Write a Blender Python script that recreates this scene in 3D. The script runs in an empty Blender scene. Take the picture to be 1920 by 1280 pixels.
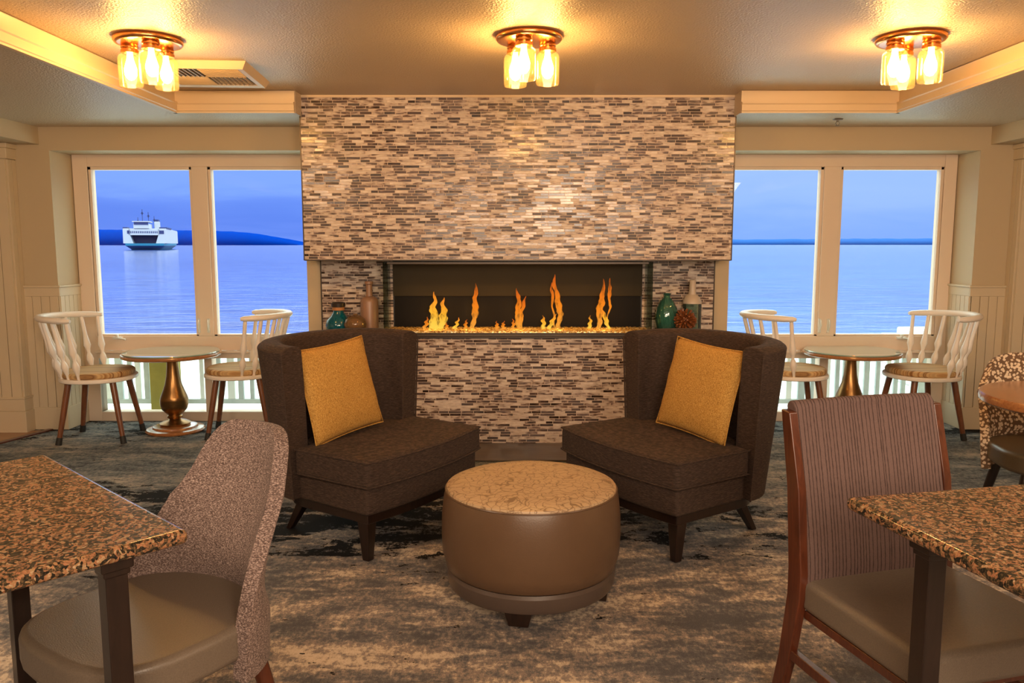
import bpy, bmesh, math, random
from mathutils import Vector, Matrix, Euler, noise as mnoise
random.seed(7)
S = bpy.context.scene
PI = math.pi
R = math.radians

# ------------------------------------------------------------------ camera
cam_d = bpy.data.cameras.new('camera')
cam_d.sensor_width = 36.0
cam_d.lens = 36.0 * 1500 / 1920
cam_d.clip_start = 0.05
cam_d.clip_end = 20000
cam = bpy.data.objects.new('camera', cam_d)
S.collection.objects.link(cam)
cam.location = (0, 0, 1.38)
cam.rotation_euler = (R(90 - 6.918), 0, 0)
S.camera = cam

# ------------------------------------------------------------------ exposure
S.view_settings.view_transform = 'Standard'
S.view_settings.look = 'None'
S.view_settings.gamma = 1
S.view_settings.exposure = 0.16
S.view_settings.use_curve_mapping = False

# ------------------------------------------------------------------ node helper
class NT:
    def __init__(s, tree):
        s.t = tree; s.n = tree.nodes; s.l = tree.links
    def new(s, typ, **kw):
        n = s.n.new(typ)
        for k, v in kw.items(): setattr(n, k, v)
        return n
    def set(s, sock, v):
        if v is None: return
        if isinstance(v, bpy.types.NodeSocket): s.l.new(v, sock)
        else:
            if isinstance(v, (tuple, list)) and len(v) == 3 and sock.type == 'RGBA': v = (*v, 1)
            sock.default_value = v
    def math(s, op, a, b=None, c=None, clamp=False):
        n = s.new('ShaderNodeMath', operation=op, use_clamp=clamp)
        s.set(n.inputs[0], a); s.set(n.inputs[1], b)
        if c is not None: s.set(n.inputs[2], c)
        return n.outputs[0]
    def mix(s, f, a, b, blend='MIX'):
        n = s.new('ShaderNodeMix', data_type='RGBA', blend_type=blend)
        s.set(n.inputs[0], f); s.set(n.inputs[6], a); s.set(n.inputs[7], b)
        return n.outputs[2]
    def ramp(s, f, stops, interp='LINEAR'):
        n = s.new('ShaderNodeValToRGB')
        cr = n.color_ramp; cr.interpolation = interp
        while len(cr.elements) < len(stops): cr.elements.new(0.5)
        for e, (p, c) in zip(cr.elements, stops):
            e.position = p
            e.color = (*c, 1) if len(c) == 3 else c
        s.set(n.inputs[0], f)
        return n.outputs[0]
    def mapr(s, v, a, b, c=0.0, d=1.0, smooth=False):
        n = s.new('ShaderNodeMapRange')
        if smooth: n.interpolation_type = 'SMOOTHSTEP'
        s.set(n.inputs[0], v); n.inputs[1].default_value = a; n.inputs[2].default_value = b
        n.inputs[3].default_value = c; n.inputs[4].default_value = d
        return n.outputs[0]
    def coord(s, kind='Object', scale=(1, 1, 1), rot=(0, 0, 0), loc=(0, 0, 0)):
        t = s.new('ShaderNodeTexCoord')
        m = s.new('ShaderNodeMapping')
        s.l.new(t.outputs[kind], m.inputs[0])
        m.inputs[1].default_value = loc; m.inputs[2].default_value = rot; m.inputs[3].default_value = scale
        return m.outputs[0]
    def noise(s, vec, scale=5, detail=2, rough=0.5, dist=0.0):
        n = s.new('ShaderNodeTexNoise')
        s.set(n.inputs['Vector'], vec)
        n.inputs['Scale'].default_value = scale; n.inputs['Detail'].default_value = detail
        n.inputs['Roughness'].default_value = rough; n.inputs['Distortion'].default_value = dist
        return n.outputs[0]
    def voro(s, vec, scale=5, feature='F1', out='Color', rnd=1.0):
        n = s.new('ShaderNodeTexVoronoi', feature=feature)
        s.set(n.inputs['Vector'], vec); n.inputs['Scale'].default_value = scale
        n.inputs['Randomness'].default_value = rnd
        return n.outputs[out]
    def sep(s, v):
        n = s.new('ShaderNodeSeparateXYZ'); s.l.new(v, n.inputs[0]); return n.outputs
    def comb(s, x, y, z):
        n = s.new('ShaderNodeCombineXYZ'); s.set(n.inputs[0], x); s.set(n.inputs[1], y); s.set(n.inputs[2], z); return n.outputs[0]
    def bump(s, h, strength=0.3, dist=0.005):
        n = s.new('ShaderNodeBump'); s.l.new(h, n.inputs['Height'])
        n.inputs['Strength'].default_value = strength; n.inputs['Distance'].default_value = dist
        return n.outputs[0]

def mat(name):
    m = bpy.data.materials.new(name); m.use_nodes = True
    nt = NT(m.node_tree); b = m.node_tree.nodes['Principled BSDF']
    return m, nt, b

# ------------------------------------------------------------------ world (overcast sky, blue near the horizon)
w = bpy.data.worlds.new('world'); S.world = w; w.use_nodes = True
nt = NT(w.node_tree)
bg = w.node_tree.nodes['Background']
d = nt.coord('Generated')
sx, sy, sz = nt.sep(d)
cl = nt.noise(nt.comb(nt.math('MULTIPLY', sx, 2.2), nt.math('MULTIPLY', sy, 2.2), nt.math('MULTIPLY', sz, 22)), 1.6, 4, 0.55, 0.6)
left = nt.ramp(nt.math('ADD', sz, nt.math('MULTIPLY', nt.math('SUBTRACT', cl, 0.5), 0.10)),
               [(0.0, (.17, .30, .95)), (0.02, (.125, .25, .88)), (0.05, (.15, .29, .93)), (0.075, (.22, .39, 1.0)), (0.14, (.24, .42, 1.0))])
right = nt.ramp(nt.math('ADD', sz, nt.math('MULTIPLY', nt.math('SUBTRACT', cl, 0.5), 0.09)),
                [(0.0, (.22, .40, .95)), (0.02, (.24, .43, 1.0)), (0.05, (.32, .51, 1.0)), (0.09, (.36, .55, 1.0)), (0.14, (.38, .56, 1.0))])
az = nt.mapr(sx, -0.15, 0.25, 0, 1, True)
low = nt.mix(az, left, right)
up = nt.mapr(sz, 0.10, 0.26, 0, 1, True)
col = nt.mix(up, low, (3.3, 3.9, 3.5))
col = nt.mix(nt.math('LESS_THAN', sz, -0.002), col, (.12, .2, .5))
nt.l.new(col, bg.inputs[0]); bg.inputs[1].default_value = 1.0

# ------------------------------------------------------------------ added unseen fill panels, and a flash by the camera
def area(name, loc, rot, sx_, sy_, power, color):
    l = bpy.data.lights.new(name, 'AREA'); l.shape = 'RECTANGLE'; l.size = sx_; l.size_y = sy_
    l.energy = power; l.color = color
    o = bpy.data.objects.new(name, l); S.collection.objects.link(o)
    o.location = loc; o.rotation_euler = rot
    return o
area('fill_light', (0.4, -1.6, 1.75), (R(90), 0, 0), 3.4, 1.1, 118, (1.0, .755, .54))  # unseen upright panel, added as soft fill from behind
area('fill_light', (0.70, -0.25, 1.92), (R(84), 0, 0), 0.5, 0.5, 26, (1.0, .80, .60))  # flash near the camera, placed from the tile highlight
area('fill_light', (-2.4, 1.2, 2.12), (R(14), R(10), 0), 0.9, 0.9, 50, (1.0, .75, .52))  # added overhead fill, no fixture here
area('fill_light', (2.7, 1.2, 2.12), (R(14), R(-10), 0), 0.9, 0.9, 50, (1.0, .75, .52))  # matching overhead fill on the right, also added
LAMP_EMIT = 138.0

# ------------------------------------------------------------------ mesh helpers
def link(o, parent=None):
    S.collection.objects.link(o)
    if parent is not None: o.parent = parent
    return o
def tag(o, label=None, cat=None, group=None, kind=None):
    if label: o['label'] = label
    if cat: o['category'] = cat
    if group: o['group'] = group
    if kind: o['kind'] = kind
    return o
def thing(name, label, cat, loc=(0, 0, 0), rz=0.0, group=None):
    o = bpy.data.objects.new(name, None); o.empty_display_size = 0.1
    S.collection.objects.link(o); o.location = loc; o.rotation_euler = (0, 0, rz)
    return tag(o, label, cat, group)
def obj(name, bm, m, parent=None, bevel=0, seg=3, ang=38, sub=0, solid=0, label=None):
    bmesh.ops.remove_doubles(bm, verts=bm.verts, dist=1e-6)
    bmesh.ops.recalc_face_normals(bm, faces=bm.faces)
    for f in bm.faces: f.smooth = True
    lim = R(ang)
    if not sub:
        for e in bm.edges:
            if len(e.link_faces) == 2 and e.calc_face_angle(0) > lim: e.smooth = False
    me = bpy.data.meshes.new(name); bm.to_mesh(me); bm.free()
    me.materials.append(m)
    o = bpy.data.objects.new(name, me)
    if solid:
        s = o.modifiers.new('s', 'SOLIDIFY'); s.thickness = solid; s.offset = 0
    if bevel:
        b = o.modifiers.new('b', 'BEVEL'); b.width = bevel; b.segments = seg; b.limit_method = 'ANGLE'; b.angle_limit = R(32)
        b.harden_normals = True
    if sub:
        s = o.modifiers.new('u', 'SUBSURF'); s.levels = sub; s.render_levels = sub
    link(o, parent)
    if label: o['label'] = label
    return o
def BM(): return bmesh.new()
def box(bm, x0, x1, y0, y1, z0, z1, M=None):
    vs = [bm.verts.new((x, y, z)) for z in (z0, z1) for y in (y0, y1) for x in (x0, x1)]
    for f in ((0, 1, 3, 2), (4, 5, 7, 6), (0, 1, 5, 4), (2, 3, 7, 6), (0, 2, 6, 4), (1, 3, 7, 5)):
        bm.faces.new([vs[i] for i in f])
    if M is not None: bmesh.ops.transform(bm, matrix=M, verts=vs)
    return bm
def boxm(x0, x1, y0, y1, z0, z1, M=None): return box(BM(), x0, x1, y0, y1, z0, z1, M)
def prism(bm, pts, z0, z1, M=None, inset=0):
    n = len(pts)
    a = [bm.verts.new((p[0], p[1], z0)) for p in pts]; b = [bm.verts.new((p[0], p[1], z1)) for p in pts]
    bm.faces.new(a); bm.faces.new(b)
    for i in range(n): bm.faces.new((a[i], a[(i + 1) % n], b[(i + 1) % n], b[i]))
    if M is not None: bmesh.ops.transform(bm, matrix=M, verts=a + b)
    return bm
def lathe(bm, prof, seg=40, M=None, fr=None):
    """prof: list of (r,z); fr(angle) -> radius factor"""
    rings = []; allv = []
    for r, z in prof:
        if r < 1e-5:
            v = bm.verts.new((0, 0, z)); rings.append([v]); allv.append(v)
        else:
            ring = []
            for k in range(seg):
                a = 2 * PI * k / seg; q = r * (fr(a, z) if fr else 1)
                v = bm.verts.new((q * math.cos(a), q * math.sin(a), z)); ring.append(v)
            rings.append(ring); allv += ring
    for A, B in zip(rings, rings[1:]):
        if len(A) == 1 and len(B) == 1: continue
        for k in range(seg):
            k2 = (k + 1) % seg
            if len(A) == 1: bm.faces.new((A[0], B[k], B[k2]))
            elif len(B) == 1: bm.faces.new((A[k], A[k2], B[0]))
            else: bm.faces.new((A[k], A[k2], B[k2], B[k]))
    if len(rings[0]) > 1: bm.faces.new(rings[0])
    if len(rings[-1]) > 1: bm.faces.new(rings[-1])
    if M is not None: bmesh.ops.transform(bm, matrix=M, verts=allv)
    return bm
def align(p, q):
    """matrix taking z axis 0..1 to p..q (no scaling)"""
    p = Vector(p); q = Vector(q); d_ = (q - p).normalized()
    return Matrix.Translation(p) @ d_.to_track_quat('Z', 'Y').to_matrix().to_4x4()
def turned(bm, p, q, prof, seg=14):
    """prof: (r, t 0..1)"""
    L = (Vector(q) - Vector(p)).length
    return lathe(bm, [(r, t * L) for r, t in prof], seg, align(p, q))
def tube(bm, pts, r, seg=12, flat=1.0, cap=True):
    pts = [Vector(p) for p in pts]; rings = []
    for i, p in enumerate(pts):
        t = (pts[min(i + 1, len(pts) - 1)] - pts[max(i - 1, 0)]).normalized()
        up_ = Vector((0, 0, 1)) if abs(t.z) < 0.95 else Vector((0, 1, 0))
        sd = t.cross(up_).normalized(); u = sd.cross(t).normalized()
        rr = r[i] if isinstance(r, (list, tuple)) else r
        rings.append([bm.verts.new(p + sd * rr * math.cos(2 * PI * k / seg) + u * rr * flat * math.sin(2 * PI * k / seg)) for k in range(seg)])
    for A, B in zip(rings, rings[1:]):
        for k in range(seg): bm.faces.new((A[k], A[(k + 1) % seg], B[(k + 1) % seg], B[k]))
    if cap: bm.faces.new(rings[0]); bm.faces.new(rings[-1])
    return bm
def grid_surf(bm, f, nu, nv, closed_u=False):
    g = [[bm.verts.new(f(i / (nu if closed_u else nu - 1), j / (nv - 1))) for j in range(nv)] for i in range(nu)]
    for i in range(nu if closed_u else nu - 1):
        for j in range(nv - 1):
            i2 = (i + 1) % nu
            bm.faces.new((g[i][j], g[i2][j], g[i2][j + 1], g[i][j + 1]))
    return g
def copy_tree(o, parent=None):
    c = o.copy(); S.collection.objects.link(c)
    if parent is not None: c.parent = parent
    for ch in list(o.children): copy_tree(ch, c)
    return c

# ------------------------------------------------------------------ materials
def plain(name, col, rough=0.5, metal=0.0, bump=None, coat=0.0, spec=None, var=0.0, sheen=0):
    m, nt, b = mat(name)
    b.inputs['Roughness'].default_value = rough; b.inputs['Metallic'].default_value = metal
    if spec is not None: b.inputs['Specular IOR Level'].default_value = spec
    if coat: b.inputs['Coat Weight'].default_value = coat; b.inputs['Coat Roughness'].default_value = 0.08
    if sheen: b.inputs['Sheen Weight'].default_value = sheen; b.inputs['Sheen Roughness'].default_value = 0.4
    c = nt.coord()
    n = nt.noise(c, 14, 3)
    dk = tuple(x * (1 - var) for x in col)
    nt.l.new(nt.mix(n, dk if var else col, col), b.inputs['Base Color'])
    if bump:
        sc, st, ds = bump
        nt.l.new(nt.bump(nt.noise(c, sc, 2), st, ds), b.inputs['Normal'])
    return m
M = {}
M['wall'] = plain('wall_paint', (.51, .405, .265), .65, bump=(180, .15, .002))
M['trimw'] = plain('cream_trim_paint', (.70, .54, .36), .42)
M['bead'] = plain('beadboard_paint', (.60, .49, .34), .45)
M['ceil'] = plain('ceiling_paint', (.56, .445, .32), .38, bump=(95, .65, .008))
M['winframe'] = plain('window_frame_paint', (.75, .60, .47), .45)
M['whitewood'] = plain('white_painted_wood', (.84, .76, .68), .35)
M['deckwhite'] = plain('white_deck_paint', (.82, .84, .82), .6, var=.15)
M['slat'] = plain('weathered_pale_slat', (.56, .62, .62), .7, var=.35)
M['black'] = plain('black_metal', (.012, .011, .010), .3)
M['darkmetal'] = plain('dark_bronze_metal', (.06, .045, .035), .35, .6)
M['rubber'] = plain('black_rubber', (.015, .015, .015), .6)
M['brass'] = plain('aged_brass', (.42, .22, .08), .3, .95, bump=(60, .12, .002), var=.55)
M['copper'] = plain('copper_metal', (.80, .36, .12), .22, 1.0)
M['leather'] = plain('taupe_leather', (.125, .070, .038), .33, bump=(220, .2, .0015), var=.12)
M['leatherdk'] = plain('dark_taupe_leather', (.085, .058, .045), .36, bump=(220, .2, .0015))
M['postwood'] = plain('yellow_green_timber', (.36, .29, .05), .7, var=.3)
M['sprink'] = plain('sprinkler_metal', (.25, .22, .2), .35, .7)
M['chrome'] = plain('white_enamel_metal', (.78, .78, .72), .25, .2)

def wood(name, c1, c2, rough=.35, scale=(2, 2, 22), coat=.2):
    m, nt, b = mat(name)
    c = nt.coord('Object', scale=scale)
    n = nt.noise(c, 3, 5, .6, 1.2)
    nt.l.new(nt.ramp(n, [(.3, c1), (.7, c2)]), b.inputs['Base Color'])
    b.inputs['Roughness'].default_value = rough; b.inputs['Coat Weight'].default_value = coat
    b.inputs['Coat Roughness'].default_value = .15
    return m
M['darkwood'] = wood('espresso_wood', (.009, .004, .0025), (.020, .009, .006), .3, (18, 18, 2))
M['redwood'] = wood('mahogany_wood', (.050, .012, .005), (.11, .028, .011), .3, (18, 18, 2))
M['legwood'] = wood('walnut_wood', (.11, .035, .014), (.23, .085, .035), .35, (20, 20, 2))
M['tablewood'] = wood('honey_brown_wood', (.27, .10, .035), (.42, .18, .065), .22, (2, 20, 20), .5)
M['hearthwood'] = wood('hearth_plank_wood', (.055, .036, .022), (.11, .075, .045), .4, (1, 14, 14))
M['floorwood'] = wood('floor_plank_wood', (.24, .11, .05), (.36, .18, .08), .35, (1, 10, 10))

def fabric(name, cols, scale=(400, 400, 400), bs=.4, rough=.9, detail=3, sheen=.2, ns=1.0, lo=.3, hi=.7):
    m, nt, b = mat(name)
    c = nt.coord('Object', scale=scale)
    n = nt.noise(c, ns, detail, .65)
    st = [(lo + (hi - lo) * i / (len(cols) - 1), k) for i, k in enumerate(cols)]
    nt.l.new(nt.ramp(n, st), b.inputs['Base Color'])
    b.inputs['Roughness'].default_value = rough; b.inputs['Sheen Weight'].default_value = sheen
    b.inputs['Sheen Roughness'].default_value = .5
    nt.l.new(nt.bump(n, bs, .002), b.inputs['Normal'])
    return m
M['brownfab'] = fabric('dark_brown_ribbed_upholstery', [(.018, .0085, .005), (.040, .021, .0125), (.080, .045, .030)], (50, 50, 480), .6, sheen=.0, lo=.36, hi=.66)
M['gold'] = fabric('gold_bobble_weave', [(.26, .12, .018), (.48, .25, .05), (.66, .39, .10)], (210, 210, 210), .6, sheen=0)
M['tweed'] = fabric('grey_brown_tweed', [(.045, .026, .022), (.15, .098, .082), (.44, .33, .29)], (190, 190, 420), .5, lo=.34, hi=.66, sheen=.05)

# striped back fabric: fine vertical pinstripes
m, nt, b = mat('mauve_pinstripe_fabric'); M['stripe'] = m
x_, y_, z_ = nt.sep(nt.coord('Object'))
wob = nt.noise(nt.coord('Object', scale=(300, 2, 60)), 1, 2)
v1d = nt.new('ShaderNodeTexVoronoi', voronoi_dimensions='1D', feature='DISTANCE_TO_EDGE')
nt.l.new(nt.math('ADD', nt.math('MULTIPLY', x_, 84), nt.math('MULTIPLY', wob, .35)), v1d.inputs['W']); v1d.inputs['Scale'].default_value = 1; v1d.inputs['Randomness'].default_value = 1.0
v = v1d.outputs['Distance']
ln = nt.mapr(v, .05, .17, 0, 1)
basec = nt.mix(nt.noise(nt.coord('Object', scale=(400, 400, 400)), 1, 2), (.080, .046, .040), (.155, .092, .079))
nt.l.new(nt.mix(ln, (.035, .016, .013), basec), b.inputs['Base Color'])
b.inputs['Roughness'].default_value = .85; nt.l.new(nt.bump(ln, .5, .002), b.inputs['Normal'])

# vinyl seat with fine weave
def vinyl(name, col, rough=.4):
    m, nt, b = mat(name)
    c = nt.coord('Object', scale=(330, 330, 330))
    n = nt.noise(c, 1, 1)
    nt.l.new(nt.mix(n, tuple(x * .7 for x in col), tuple(x * 1.25 for x in col)), b.inputs['Base Color'])
    b.inputs['Roughness'].default_value = rough
    nt.l.new(nt.bump(n, .35, .0015), b.inputs['Normal'])
    return m
M['vinyl'] = vinyl('bronze_grey_vinyl', (.15, .115, .085), .38)
M['vinyl2'] = vinyl('olive_brown_vinyl', (.085, .06, .033), .33)

# floral fabric
m, nt, b = mat('speckled_floral_fabric'); M['floral'] = m
c = nt.coord('Object', scale=(1, 1, 1))
dv = nt.voro(c, 62, 'F1', 'Distance', .9)
n = nt.noise(c, 120, 2)
f = nt.mapr(nt.math('ADD', dv, nt.math('MULTIPLY', n, .5)), .66, .76, 0, 1)
nt.l.new(nt.mix(f, (.66, .50, .34), (.13, .07, .035)), b.inputs['Base Color']); b.inputs['Roughness'].default_value = .85

# striped window-chair cushion
m, nt, b = mat('striped_seat_fabric'); M['cushion'] = m
c = nt.coord('Object', scale=(1, 1, 1)); x_, y_, z_ = nt.sep(c)
sv = nt.noise(nt.comb(nt.math('MULTIPLY', x_, 40), 0, 0), 1, 2, .6)
nt.l.new(nt.ramp(sv, [(.33, (.12, .045, .012)), (.44, (.36, .17, .05)), (.52, (.62, .42, .2)), (.6, (.20, .09, .03)), (.68, (.5, .3, .12))]), b.inputs['Base Color'])
b.inputs['Roughness'].default_value = .8

# granite
m, nt, b = mat('speckled_brown_granite'); M['granite'] = m
c = nt.coord('Object')
v1 = nt.voro(nt.mix(.03, c, nt.comb(nt.noise(c, 30, 2), nt.noise(c, 31, 2), nt.noise(c, 29, 2))), 150, 'F1', 'Color')
r1 = nt.sep(v1)[0]
v2 = nt.sep(nt.voro(c, 330, 'F1', 'Color'))[1]
gc = nt.ramp(nt.math('ADD', nt.math('MULTIPLY', r1, .72), nt.math('MULTIPLY', v2, .28)),
             [(.0, (.008, .007, .006)), (.28, (.022, .018, .012)), (.42, (.08, .055, .028)), (.55, (.19, .095, .045)), (.70, (.36, .15, .075)), (.85, (.30, .20, .09)), (1, (.5, .36, .25))])
nt.l.new(gc, b.inputs['Base Color']); b.inputs['Roughness'].default_value = .12

# mosaic tiles of random length
m, nt, b = mat('linear_glass_mosaic'); M['tile'] = m
c = nt.coord('Object'); x_, y_, z_ = nt.sep(c)
hx = nt.math('ADD', x_, y_)
rowf = nt.math('DIVIDE', z_, .0183)
row = nt.math('FLOOR', rowf)
fr_ = nt.math('SUBTRACT', rowf, row)
wn = nt.new('ShaderNodeTexWhiteNoise', noise_dimensions='1D'); nt.l.new(row, wn.inputs['W'])
W = nt.math('ADD', nt.math('DIVIDE', hx, .078), nt.math('MULTIPLY', wn.outputs['Value'], 517.0))
vc = nt.new('ShaderNodeTexVoronoi', voronoi_dimensions='1D', feature='F1'); nt.l.new(W, vc.inputs['W']); vc.inputs['Scale'].default_value = 1
ve = nt.new('ShaderNodeTexVoronoi', voronoi_dimensions='1D', feature='DISTANCE_TO_EDGE'); nt.l.new(W, ve.inputs['W']); ve.inputs['Scale'].default_value = 1
cr = nt.sep(vc.outputs['Color'])
grad = nt.noise(nt.comb(nt.math('MULTIPLY', hx, 17), nt.math('MULTIPLY', row, 3.7), nt.math('MULTIPLY', z_, 60)), 1, 2, .5)
tone = nt.math('ADD', nt.math('MULTIPLY', cr[0], .62), nt.math('MULTIPLY', nt.math('SUBTRACT', grad, .5), 1.25))
tone = nt.math('ADD', tone, .145)
tc = nt.ramp(tone, [(.14, (.022, .011, .008)), (.34, (.075, .042, .030)), (.44, (.22, .145, .11)), (.54, (.50, .40, .33)), (.70, (.62, .52, .44)), (.9, (.76, .66, .57))])
tc = nt.mix(nt.math('MULTIPLY', cr[1], .22), tc, (.38, .27, .26))
e1 = nt.math('GREATER_THAN', ve.outputs['Distance'], .022)
e2 = nt.math('MULTIPLY', nt.math('GREATER_THAN', fr_, .09), nt.math('LESS_THAN', fr_, .93))
tl = nt.math('MULTIPLY', e1, e2)
nt.l.new(nt.mix(tl, (.62, .49, .39), tc), b.inputs['Base Color'])
nt.l.new(nt.mix(tl, (.8, .8, .8), nt.mix(nt.math('GREATER_THAN', cr[2], .5), (.20, .20, .20), (.42, .42, .42))), b.inputs['Roughness'])
nt.l.new(nt.bump(nt.math('ADD', nt.math('MULTIPLY', tl, .8), nt.math('MULTIPLY', cr[2], .3)), .5, .002), b.inputs['Normal'])

# carpet
m, nt, b = mat('distressed_pattern_carpet'); M['carpet'] = m
c = nt.coord('Object')
fine = nt.noise(c, 210, 2)
wv = nt.noise(nt.coord('Object', scale=(1.6, 1, 1)), 30, 3, .75)
A = nt.noise(nt.coord('Object', scale=(.9, 2.3, 1)), 2.3, 7, .66, .5)
B2 = nt.noise(nt.coord('Object', scale=(2.2, 4.2, 1), loc=(3, 7, 0)), 4.2, 7, .72, .3)
G = nt.noise(nt.coord('Object', scale=(.5, 2.4, 1), loc=(5, 1, 0)), 1.9, 3, .5)
val = nt.math('ADD', nt.math('MULTIPLY', A, .60), nt.math('MULTIPLY', B2, .40))
val = nt.math('ADD', val, nt.math('MULTIPLY', nt.math('SUBTRACT', wv, .5), .42))
val = nt.math('ADD', val, nt.math('MULTIPLY', nt.math('SUBTRACT', G, .5), .22))
px_, py_, pz_ = nt.sep(nt.coord('Object'))
warm = nt.mapr(py_, 5.0, 3.2, 0, 1, True)
ccol_w = nt.ramp(val, [(.40, (.095, .090, .093)), (.475, (.15, .138, .135)), (.50, (.23, .19, .165)), (.545, (.28, .225, .19)), (.57, (.46, .365, .27)), (.63, (.60, .49, .37))])
ccol_g = nt.ramp(val, [(.38, (.055, .062, .068)), (.47, (.13, .14, .145)), (.53, (.20, .205, .20)), (.57, (.27, .25, .225)), (.64, (.38, .34, .29))])
ccol = nt.mix(nt.math('MULTIPLY', warm, nt.mapr(px_, -2.6, -.6, .5, 1)), ccol_g, ccol_w)  # cool daylight near the windows mixed into the carpet colour
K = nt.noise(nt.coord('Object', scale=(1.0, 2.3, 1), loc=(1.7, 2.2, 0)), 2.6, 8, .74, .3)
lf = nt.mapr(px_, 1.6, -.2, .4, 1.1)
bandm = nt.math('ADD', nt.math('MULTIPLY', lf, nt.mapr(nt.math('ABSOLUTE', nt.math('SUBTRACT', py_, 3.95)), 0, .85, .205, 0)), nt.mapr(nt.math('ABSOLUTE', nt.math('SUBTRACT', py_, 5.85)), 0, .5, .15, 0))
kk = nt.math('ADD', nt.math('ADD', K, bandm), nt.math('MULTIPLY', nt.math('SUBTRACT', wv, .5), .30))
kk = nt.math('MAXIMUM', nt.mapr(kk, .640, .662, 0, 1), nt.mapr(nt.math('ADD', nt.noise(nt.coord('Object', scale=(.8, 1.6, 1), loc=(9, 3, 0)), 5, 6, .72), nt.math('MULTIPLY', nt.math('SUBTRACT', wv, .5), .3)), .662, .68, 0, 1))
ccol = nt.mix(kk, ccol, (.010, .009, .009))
ccol = nt.mix(.5, ccol, nt.mix(fine, (0, 0, 0), (1, 1, 1)), 'SOFT_LIGHT')
nt.l.new(ccol, b.inputs['Base Color']); b.inputs['Roughness'].default_value = .95; b.inputs['Specular IOR Level'].default_value = .15
nt.l.new(nt.bump(fine, .5, .004), b.inputs['Normal'])

# crackle top of ottoman
m, nt, b = mat('tan_crackle_vinyl'); M['crackle'] = m
c = nt.coord('Object')
wv = nt.noise(c, 9, 2)
ed = nt.voro(nt.mix(.12, c, nt.comb(wv, nt.noise(c, 8, 2), 0)), 34, 'DISTANCE_TO_EDGE', 'Distance')
ed2 = nt.voro(nt.coord('Object', scale=(1, 2.2, 1), rot=(0, 0, .6)), 17, 'DISTANCE_TO_EDGE', 'Distance')
l1 = nt.math('MINIMUM', nt.mapr(ed, .018, .055, 0, 1), nt.mapr(ed2, .006, .022, 0, 1))
nt.l.new(nt.mix(nt.math('ADD', nt.math('MULTIPLY', l1, .75), .25), (.14, .07, .028), (.48, .33, .19)), b.inputs['Base Color']); b.inputs['Roughness'].default_value = .42

# thin glass (lets light through) and tinted solid-looking glass
def thin_glass(name, tint=(1, 1, 1), gloss=1.0, rough=0.0, opac=0.0, body=(0, 0, 0)):
    m = bpy.data.materials.new(name); m.use_nodes = True; t = m.node_tree; t.nodes.clear(); nt = NT(t)
    o = nt.new('ShaderNodeOutputMaterial'); tr = nt.new('ShaderNodeBsdfTransparent'); tr.inputs[0].default_value = (*tint, 1)
    gl = nt.new('ShaderNodeBsdfGlossy'); gl.inputs['Roughness'].default_value = rough
    fr = nt.new('ShaderNodeFresnel'); fr.inputs[0].default_value = 1.5
    mx = nt.new('ShaderNodeMixShader')
    nt.l.new(nt.math('MULTIPLY', fr.outputs[0], gloss, clamp=True), mx.inputs[0])
    src = tr.outputs[0]
    if opac:
        df = nt.new('ShaderNodeBsdfDiffuse'); df.inputs[0].default_value = (*body, 1)
        m2 = nt.new('ShaderNodeMixShader'); m2.inputs[0].default_value = opac
        nt.l.new(src, m2.inputs[1]); nt.l.new(df.outputs[0], m2.inputs[2]); src = m2.outputs[0]
    nt.l.new(src, mx.inputs[1]); nt.l.new(gl.outputs[0], mx.inputs[2]); nt.l.new(mx.outputs[0], o.inputs[0])
    return m
M['glass'] = thin_glass('window_glass', (.97, .985, .98), .35)
M['sideglass'] = thin_glass('greenish_wind_glass', (.62, .70, .62), .8)
M['jar'] = thin_glass('jar_glass', (1, .97, .88), .30, .03, .02, (1, .80, .42))
M['tealglass'] = thin_glass('teal_glass', (.03, .34, .42), 1.6, .03, .40, (.005, .20, .27))
M['greenglass'] = thin_glass('sea_green_ribbed_glass', (.30, .62, .50), 1.7, .05, .25, (.10, .34, .26))
M['clearglass'] = thin_glass('clear_green_glass', (.80, .90, .86), 1.2, .02, .08, (.4, .5, .45))
M['bubble'] = thin_glass('amber_bubble_glass', (.75, .55, .36), 1.4, .08, .45, (.32, .18, .08))
M['frost'] = plain('frosted_tan_glass', (.29, .16, .10), .35)
M['frost2'] = plain('frosted_beige_glass', (.50, .41, .33), .35)
M['coral'] = plain('rust_brown_resin', (.24, .07, .02), .35, var=.3)
M['cork'] = plain('cork', (.45, .19, .06), .7)
m, nt, b = mat('glass_table_top'); M['tableglass'] = m
b.inputs['Base Color'].default_value = (.30, .42, .35, 1); b.inputs['Roughness'].default_value = .04; b.inputs['Coat Weight'].default_value = 1; b.inputs['Coat Roughness'].default_value = .02; b.inputs['Specular IOR Level'].default_value = .9

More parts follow.
